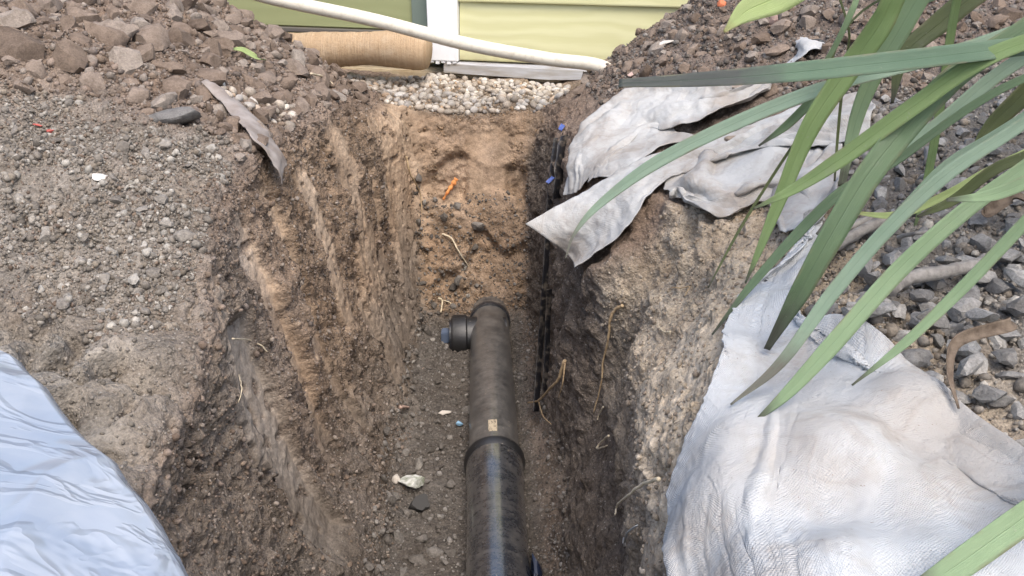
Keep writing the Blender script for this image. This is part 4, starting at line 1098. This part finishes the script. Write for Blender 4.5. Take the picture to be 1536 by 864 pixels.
M_OR = wood_mat('orange_plastic', (0.62, 0.22, 0.07), (0.80, 0.36, 0.13))
a = surf(662, 305, 0.012)[0]; b = surf(690, 265, 0.022)[0]
link('orange_scrap', tube_mesh('orange_scrap', catmull([a, (a * 2 + b) / 3 + np.array([0, -.004, 0.003]), (a + b * 2) / 3, b], 16), np.linspace(0.003, 0.008, 16) * (1 + 0.3 * np.sin(np.arange(16) * 1.7)), 6, True, 0.3), M_OR,
     label='bright orange splinter stuck in the far end wall', cat='splinter')
def stone_thing(px, py, r, mat, label, seed, scale=(1, 1, 1), name='stone', cat='stone', planes=10, lift=0.4, rz=0.0, lo=0.5, hi=0.8):
    c, n = surf(px, py, 0)
    me = rock_me(name, seed, 3, mat, planes=planes, lump=0.3, lo=lo, hi=hi, sharp=28 if planes > 6 else 0)
    o = link(name, me, None, label=label, cat=cat); o.location = Vector(c) + Vector(n) * r * lift
    o.scale = tuple(r * s_ for s_ in scale); o.rotation_euler = (random.uniform(-.3, .3), random.uniform(-.3, .3), rz)
    return o
kwr = Mat('whitewashed_rock', 0.85); ww = kwr.world()
kwr.color(kwr.mix(kwr.rng(kwr.noise(ww, 60, 5), 0.42, 0.62, 0, 1), (0.62, 0.62, 0.58), (0.26, 0.28, 0.21))); kwr.normal(kwr.bump(kwr.noise(ww, 120, 5), 0.6, 0.004))
kdr = Mat('dark_rock', 0.8); kdr.color((0.06, 0.058, 0.055))
stone_thing(628, 762, 0.026, kdr.m, 'dark angular stone just below the white stone on the floor', 931, (0.9, 1.1, 0.8), rz=0.5)
stone_thing(619, 730, 0.030, kwr.m, 'white mottled stone on the trench floor left of the pipe', 930, (1, 0.8, 0.85), lift=0.6)
kwp = Mat('white_pebble', 0.7); kwp.color((0.55, 0.50, 0.44))
stone_thing(592, 722, 0.015, kwp.m, 'upright pale pebble left of the white stone', 932, (0.55, 0.6, 1.0), 'pebble', 'pebble', 2, lo=0.85, hi=0.95)
kblp = Mat('blue_plastic', 0.5); kblp.color((0.25, 0.42, 0.58))
stone_thing(690, 640, 0.009, kblp.m, 'small light blue plastic chip beside the dusty pipe', 933, (1, 0.8, 0.8), 'plastic_chip', 'chip', 8, lift=1.0)
stone_thing(668, 622, 0.013, kwp.m, 'flat pale stone on the floor left of the sticker', 935, (1.2, .8, .6), planes=5)
krd = Mat('red_brick_bit', 0.85); krd.color((0.42, 0.10, 0.08))
stone_thing(78, 196, 0.009, krd.m, 'red crumb of brick on the grey left bank', 940, (1.2, .8, .5), 'brick_chip', 'chip', 9)
stone_thing(58, 190, 0.006, krd.m, 'smaller red crumb left of the other red crumb', 941, (1.3, .8, .5), 'brick_chip', 'chip', 9)
kwc = Mat('white_chip', 0.8); kwc.color((0.58, 0.55, 0.5))
stone_thing(150, 268, 0.014, kwc.m, 'flat white chip on the grey left bank', 942, (1.2, .9, .35), planes=10)
kor = Mat('orange_chip', 0.8); kor.color((0.55, 0.17, 0.08))
stone_thing(1082, 12, 0.016, kor.m, 'orange brick chip on top of the right heap beside the broad leaf', 944, (.8, .9, 1), 'brick_chip', 'chip', 9)
kpk = Mat('pink_stone', 0.8); kpk.color((0.50, 0.36, 0.31))
stone_thing(948, 110, 0.014, kpk.m, 'pinkish stone on the edge of the right heap', 945, (1.2, .9, .7))
stone_thing(1160, 34, 0.018, kpk.m, 'upright pinkish pointed chip on the right heap', 946, (.6, .5, 1.2), 'brick_chip', 'chip', 9)
stone_thing(1000, 62, 0.012, kwc.m, 'white elongated chip on the slope of the right heap', 947, (1.7, .7, .5))
stone_thing(1100, 222, 0.016, wood_mat('brown_stone', (0.19, 0.15, 0.115), (0.27, 0.22, 0.17)), 'brown stone resting on the upper geotextile', 948, (1.1, .8, .6), planes=4, lift=1.2)
stone_thing(252, 180, 0.042, M_STONE, 'large dark grey lump at the foot of the left heap', 950, (1.5, .9, .75), planes=14, lo=.4, hi=.7, lift=0.2)
stone_thing(172, 60, 0.045, M_CLOD, 'big brown slab of soil high on the left heap', 951, (1.1, .9, 1.0), 'soil_lump', 'soil lump', 10, lift=0.2)
stone_thing(325, 75, 0.035, M_CLOD, 'big brown lump near the crest of the left heap', 952, (1.3, .9, .9), 'soil_lump', 'soil lump', 10, lift=0.2)
stone_thing(30, 80, 0.05, M_CLOD, 'big dark lump at the left edge of the left heap', 953, (1.1, .9, .9), 'soil_lump', 'soil lump', 10, lift=0.2)

# sticks on the grey stones, dead leaves
def stick(pts, r0, r1, label, lift=0.016, mat=M_TWIG):
    return root(pts, r0, r1, label, mat, lift, 'stick', 'stick')
stick([(1235, 392), (1290, 368), (1345, 345)], 0.0085, 0.006, 'grey weathered stick lying on the stones above the big cloth', 0.03)
stick([(1238, 372), (1285, 356), (1320, 345)], 0.006, 0.005, 'second grey stick just above the weathered stick', 0.03)
stick([(1300, 458), (1360, 440), (1425, 422), (1490, 408)], 0.010, 0.006, 'long grey brown stick across the crushed stones', 0.034)
stick([(1330, 382), (1370, 376), (1425, 368)], 0.003, 0.002, 'thin pale twig on the stones in the middle of the right bank', 0.028)

def blade_mesh(name, pts, widths, roll=0.0, keel=0.18, n=60, thick=0.0009, droop=0.0):
    path = catmull([np.asarray(q, float) for q in pts], n)
    w = np.interp(np.linspace(0, 1, n), np.linspace(0, 1, len(widths)), widths)
    w = gsm(w, 2.0)
    t = np.gradient(path, axis=0); t /= np.linalg.norm(t, axis=1, keepdims=True)
    up = np.array([0.1, -0.75, 0.65]); s = np.cross(t, up); s /= np.linalg.norm(s, axis=1, keepdims=True)
    nn = np.cross(s, t)
    ro = roll * np.linspace(0.4, 1, n)[:, None] if np.isscalar(roll) else np.interp(np.linspace(0, 1, n), [0, 1], roll)[:, None]
    s2 = s * np.cos(ro) + nn * np.sin(ro); n2 = -s * np.sin(ro) + nn * np.cos(ro)
    rows = []
    for k_ in (-1, -0.66, -0.33, 0, 0.33, 0.66, 1):
        e = (w * 0.5 * k_)[:, None]
        rows.append(path + s2 * e + n2 * (abs(k_) ** 1.3 * w * 0.5 * keel)[:, None])
    top = np.array(rows); nu = len(rows)
    bot = top - n2[None] * thick
    V = np.concatenate([top.reshape(-1, 3), bot.reshape(-1, 3)])
    f = grid_faces(nu, n); o_ = nu * n
    F_ = [f, f[:, ::-1] + o_]
    for r_ in (0, nu - 1):
        i_ = r_ * n + np.arange(n - 1); q = np.stack([i_, i_ + 1, i_ + 1 + o_, i_ + o_], -1)
        F_.append(q if r_ == 0 else q[:, ::-1])
    for c_ in (0, n - 1):
        i_ = np.arange(nu - 1) * n + c_; q = np.stack([i_, i_ + n, i_ + n + o_, i_ + o_], -1)
        F_.append(q[:, ::-1] if c_ == 0 else q)
    me = mesh_np(name, V, np.vstack(F_))
    tt = np.tile(np.linspace(0, 1, n), nu); uu = np.repeat(np.linspace(-1, 1, nu), n)
    c = np.stack([tt, uu * 0.5 + 0.5, np.zeros_like(tt)], -1)
    add_col(me, np.vstack([c, c]), 'Leaf')
    return me
def leaf_material(name, c0, c1, tip, tip0=0.93, backlit=(0.16, 0.25, 0.06)):
    k = Mat(name, 0.45, 0.5); at = k.node('ShaderNodeSeparateColor', {0: k.attr('Leaf').outputs['Color']})
    t_, u_ = at.outputs[0], at.outputs[1]; w = k.world()
    cv = k.node('ShaderNodeCombineXYZ', {0: k.math('MULTIPLY', t_, 2.0), 1: k.math('MULTIPLY', u_, 16.0)}).outputs[0]
    fib = k.noise(cv, 2.0, 4); big = k.noise(w, 14, 4)
    c = k.mix(k.rng(k.math('ADD', k.math('MULTIPLY', fib, 0.5), k.math('MULTIPLY', big, 0.6)), 0.35, 0.75, 0, 1), c0, c1)
    wear = k.math('ADD', t_, k.math('MULTIPLY', k.math('SUBTRACT', k.noise(w, 40, 4), 0.5), 0.1))
    c = k.mix(k.rng(wear, tip0 - 0.05, tip0 + 0.03, 0, 1), c, tip)
    spk = k.math('GREATER_THAN', k.noise(w, 170, 3), 0.70)
    c = k.mix(k.math('MULTIPLY', spk, 0.35), c, (0.30, 0.31, 0.24))
    edge = k.rng(k.math('ABSOLUTE', k.math('SUBTRACT', u_, 0.5)), 0.36, 0.5, 0, 1)
    c = k.mix(k.math('MULTIPLY', edge, k.rng(k.noise(w, 33, 4), 0.5, 0.66, 0, 0.8)), c, (0.24, 0.20, 0.12))
    rib = k.rng(k.math('ABSOLUTE', k.math('SUBTRACT', u_, 0.5)), 0.0, 0.03, 1, 0)
    vein = k.noise(cv, 5, 3)
    c = k.mix(k.rng(vein, 0.35, 0.7, 0, 0.35), c, c1)
    c = k.mix(k.math('MULTIPLY', rib, 0.45), c, c0)
    dust = k.rng(k.noise(w, 26, 5, 0.7), 0.58, 0.85, 0, 0.28)
    c = k.mix(dust, c, (0.29, 0.28, 0.235))
    k.color(c); k.normal(k.bump(k.math('SUBTRACT', vein, rib), 0.45, 0.003))
    k.rough(k.rng(big, 0.3, 0.7, 0.3, 0.6))
    tr_ = k.n.new('ShaderNodeBsdfTranslucent'); tr_.inputs[0].default_value = (*backlit, 1)
    mx_ = k.n.new('ShaderNodeMixShader'); mx_.inputs[0].default_value = 0.22
    k.l.new(k.b.outputs[0], mx_.inputs[1]); k.l.new(tr_.outputs[0], mx_.inputs[2]); k.l.new(mx_.outputs[0], k.n.get('Material Output').inputs[0])
    return k.m
TIP = (0.055, 0.045, 0.042)
LM = {'dark': leaf_material('leaf_dark', (0.090, 0.150, 0.078), (0.144, 0.216, 0.114), TIP),
      'darktip': leaf_material('leaf_dark_dry_tip', (0.102, 0.168, 0.108), (0.150, 0.228, 0.150), (0.075, 0.07, 0.075), 0.80),
      'mid': leaf_material('leaf_mid', (0.156, 0.240, 0.084), (0.228, 0.324, 0.132), TIP, 0.96),
      'pale': leaf_material('leaf_pale', (0.204, 0.306, 0.162), (0.300, 0.408, 0.234), TIP, 0.95),
      'blue': leaf_material('leaf_bluish', (0.198, 0.294, 0.204), (0.288, 0.384, 0.282), (0.14, 0.115, 0.10), 0.88),
      'olive': leaf_material('leaf_olive', (0.074, 0.094, 0.036), (0.120, 0.144, 0.054), TIP, 0.97),
      'yellow': leaf_material('leaf_yellow_green', (0.324, 0.432, 0.144), (0.456, 0.540, 0.240), (0.3, 0.25, 0.1), 0.97)}
BASE = np.array([1.22, 1.0, CAMZ - 0.31])
plant = empty('strap_leaf_plant', BASE, 'green strap leaved plant arching over the right bank', 'plant')
def leaf(kind, pts, wpx, mode='side', roll=0.0, keel=0.18, nm='leaf', parent=plant, jit=0.0):
    ps = [P(*q) for q in pts]; first = ps[0]
    j = np.array([random.uniform(-.05, .05), random.uniform(-.05, .05), 0])
    dr = ps[0] - ps[1]; dr /= np.linalg.norm(dr)
    if mode == 'side':
        m1 = first + dr * 0.20
        ext = [BASE + j, (BASE + j) * 0.5 + m1 * 0.5 + np.array([0.04, 0, 0.05]), m1]
    elif mode == 'top':
        m1 = first + dr * 0.16
        ext = [BASE + j, BASE * 0.62 + m1 * 0.38 + np.array([0.05, 0, 0.16]), m1]
    else:
        ext = []
    W = []
    for (px, py, Y), w_ in zip(pts, wpx):
        v = (py - 432) / FPX; W.append(0.74 * w_ * Y / (CP - v * SP) / FPX)
    full = ext + ps; widths = [W[0] * 0.9] * len(ext) + W
    me = blade_mesh(nm, full, widths, roll, keel, 26 + 10 * len(full))
    if parent is None:
        return me
    return child(nm, me, LM[kind], parent)
leaf('darktip', [(1600, 62, 0.80), (1450, 80, 0.80), (1330, 94, 0.80), (1200, 108, 0.81), (1060, 119, 0.83), (928, 125, 0.86)], [40, 42, 44, 42, 32, 17], roll=0.15)
leaf('blue', [(1600, 20, 0.98), (1420, 82, 1.0), (1250, 128, 1.02), (1110, 182, 1.04), (985, 244, 1.06), (900, 306, 1.06), (862, 350, 1.05), (848, 388, 1.04)], [26, 30, 30, 30, 28, 16, 7, 2])
leaf('mid', [(1352, -30, 0.96), (1318, 40, 0.97), (1268, 110, 0.98), (1214, 192, 0.98), (1172, 292, 0.97), (1140, 372, 0.95), (1118, 425, 0.93)], [50, 52, 48, 42, 30, 16, 3], 'top', 0.2)
leaf('pale', [(1398, -40, 1.04), (1352, 40, 1.05), (1312, 110, 1.06), (1284, 180, 1.06), (1262, 280, 1.04)], [44, 44, 36, 28, 14], 'top', -0.3)
leaf('pale', [(1296, -30, 0.94), (1276, 20, 0.94), (1252, 70, 0.95), (1228, 108, 0.96)], [14, 16, 14, 8], 'top', 0.5)
leaf('mid', [(1600, 40, 0.78), (1470, 92, 0.80), (1370, 160, 0.81), (1262, 238, 0.82), (1190, 284, 0.83), (1130, 313, 0.83)], [34, 36, 36, 34, 22, 3])
leaf('dark', [(1530, 50, 0.84), (1440, 108, 0.83), (1368, 180, 0.82), (1300, 265, 0.80), (1240, 365, 0.78), (1198, 440, 0.775), (1150, 524, 0.775)], [46, 50, 54, 56, 54, 46, 12], 'side', 0.25)
leaf('blue', [(1600, 50, 1.0), (1500, 110, 1.0), (1410, 185, 1.0), (1330, 245, 1.0), (1270, 300, 0.99), (1225, 352, 0.98)], [28, 30, 30, 28, 20, 5])
leaf('mid', [(1440, -30, 1.08), (1424, 60, 1.08), (1408, 170, 1.08), (1390, 270, 1.06), (1370, 350, 1.04)], [22, 24, 24, 20, 4], 'top', 0.3)
leaf('blue', [(1620, 130, 0.72), (1520, 196, 0.73), (1420, 262, 0.735), (1330, 345, 0.735), (1248, 440, 0.725), (1170, 545, 0.70), (1096, 607, 0.69)], [20, 24, 28, 30, 30, 22, 3])
leaf('pale', [(1620, 190, 0.70), (1530, 256, 0.70), (1440, 322, 0.70), (1345, 408, 0.695), (1245, 520, 0.675), (1180, 590, 0.665), (1130, 634, 0.66)], [26, 30, 34, 38, 38, 26, 3], 'side', 0.15)
leaf('pale', [(1620, 250, 0.64), (1536, 335, 0.645), (1450, 425, 0.645), (1360, 512, 0.64), (1278, 578, 0.635)], [24, 26, 26, 20, 3])
leaf('pale', [(1700, 650, 0.50), (1600, 730, 0.47), (1510, 795, 0.45), (1440, 845, 0.435), (1370, 890, 0.42)], [50, 58, 62, 60, 40], 'side', 0.1)
leaf('dark', [(1330, 250, 0.93), (1262, 288, 0.935), (1195, 352, 0.93), (1125, 430, 0.90), (1068, 502, 0.88)], [18, 22, 22, 16, 3], 'side', -0.3)
leaf('yellow', [(1330, -90, 1.30), (1230, -40, 1.30), (1165, -4, 1.31), (1118, 18, 1.31), (1086, 48, 1.30)], [50, 66, 70, 46, 4], 'top', 0.3)
leaf('olive', [(1560, -70, 1.15), (1480, -20, 1.16), (1410, 35, 1.17), (1355, 85, 1.17), (1338, 155, 1.15)], [46, 48, 46, 34, 4], 'top', -0.2)
leaf('olive', [(1600, 70, 0.95), (1536, 140, 0.95), (1482, 195, 0.95), (1440, 262, 0.94)], [40, 44, 36, 4], 'side', 0.4)
leaf('blue', [(1600, 130, 0.82), (1500, 196, 0.82), (1420, 246, 0.83), (1360, 305, 0.83), (1310, 352, 0.83)], [12, 15, 17, 15, 4])
leaf('pale', [(1640, 210, 0.60), (1560, 262, 0.60), (1490, 292, 0.605), (1420, 300, 0.61)], [26, 28, 26, 6], 'side', 0.2)
leaf('yellow', [(1600, 200, 0.98), (1490, 252, 0.97), (1420, 292, 0.96), (1345, 322, 0.955), (1272, 318, 0.95)], [14, 16, 18, 16, 4], 'side', 0.3)
leaf('olive', [(1560, 225, 0.90), (1490, 255, 0.91), (1430, 300, 0.915), (1376, 325, 0.91)], [22, 24, 22, 5], 'side', 0.3)
leaf('dark', [(1262, 118, 1.10), (1222, 148, 1.11), (1180, 188, 1.12), (1138, 219, 1.12)], [14, 20, 18, 3], 'top', 0.2)
leaf('olive', [(1274, 60, 1.0), (1264, 130, 1.0), (1257, 200, 1.0), (1252, 272, 0.99)], [5, 6, 6, 4], 'top', 0.0)
leaf('olive', [(1226, 170, 0.99), (1178, 235, 0.99), (1112, 340, 0.98), (1062, 432, 0.95)], [5, 6, 6, 3], 'top', 0.0)
# leaves that fell
me = blade_mesh('dead_leaf', [surf(1515, 556, 0.05)[0], surf(1480, 560, 0.055)[0], surf(1445, 572, 0.045)[0], surf(1420, 596, 0.034)[0], surf(1396, 624, 0.03)[0]], [0.007, 0.013, 0.012, 0.008, 0.002], 0.3, 0.35)
link('dead_leaf', me, M_DEAD, label='curled brown dead leaf lying over the edge of the big cloth', cat='dead leaf')
me = blade_mesh('fallen_leaf', [surf(344, 83, 0.014)[0], surf(362, 88, 0.018)[0], surf(378, 92, 0.016)[0], surf(393, 96, 0.012)[0]], [0.004, 0.014, 0.012, 0.002], 0.2, 0.3)
link('fallen_leaf', me, LM['yellow'], label='small yellow green leaf fallen on the left heap', cat='leaf')
me = blade_mesh('dead_leaf', [surf(1470, 330, 0.03)[0], surf(1500, 352, 0.035)[0], surf(1530, 340, 0.04)[0], P(1570, 325, 0.98)], [0.004, 0.016, 0.018, 0.010], 0.3, 0.5)
link('dead_leaf', me, M_DEAD, label='dark brown dead blade on the stones at the right edge', cat='dead leaf')
me = blade_mesh('frayed_thread', [surf(975, 796, 0.014)[0], surf(962, 802, 0.016)[0], surf(950, 806, 0.013)[0], surf(938, 811, 0.008)[0]], [0.003, 0.004, 0.006, 0.002], 0.2, 0.2)
link('frayed_thread', me, M_GEO2, label='white frayed thread at the left edge of the big cloth', cat='thread')
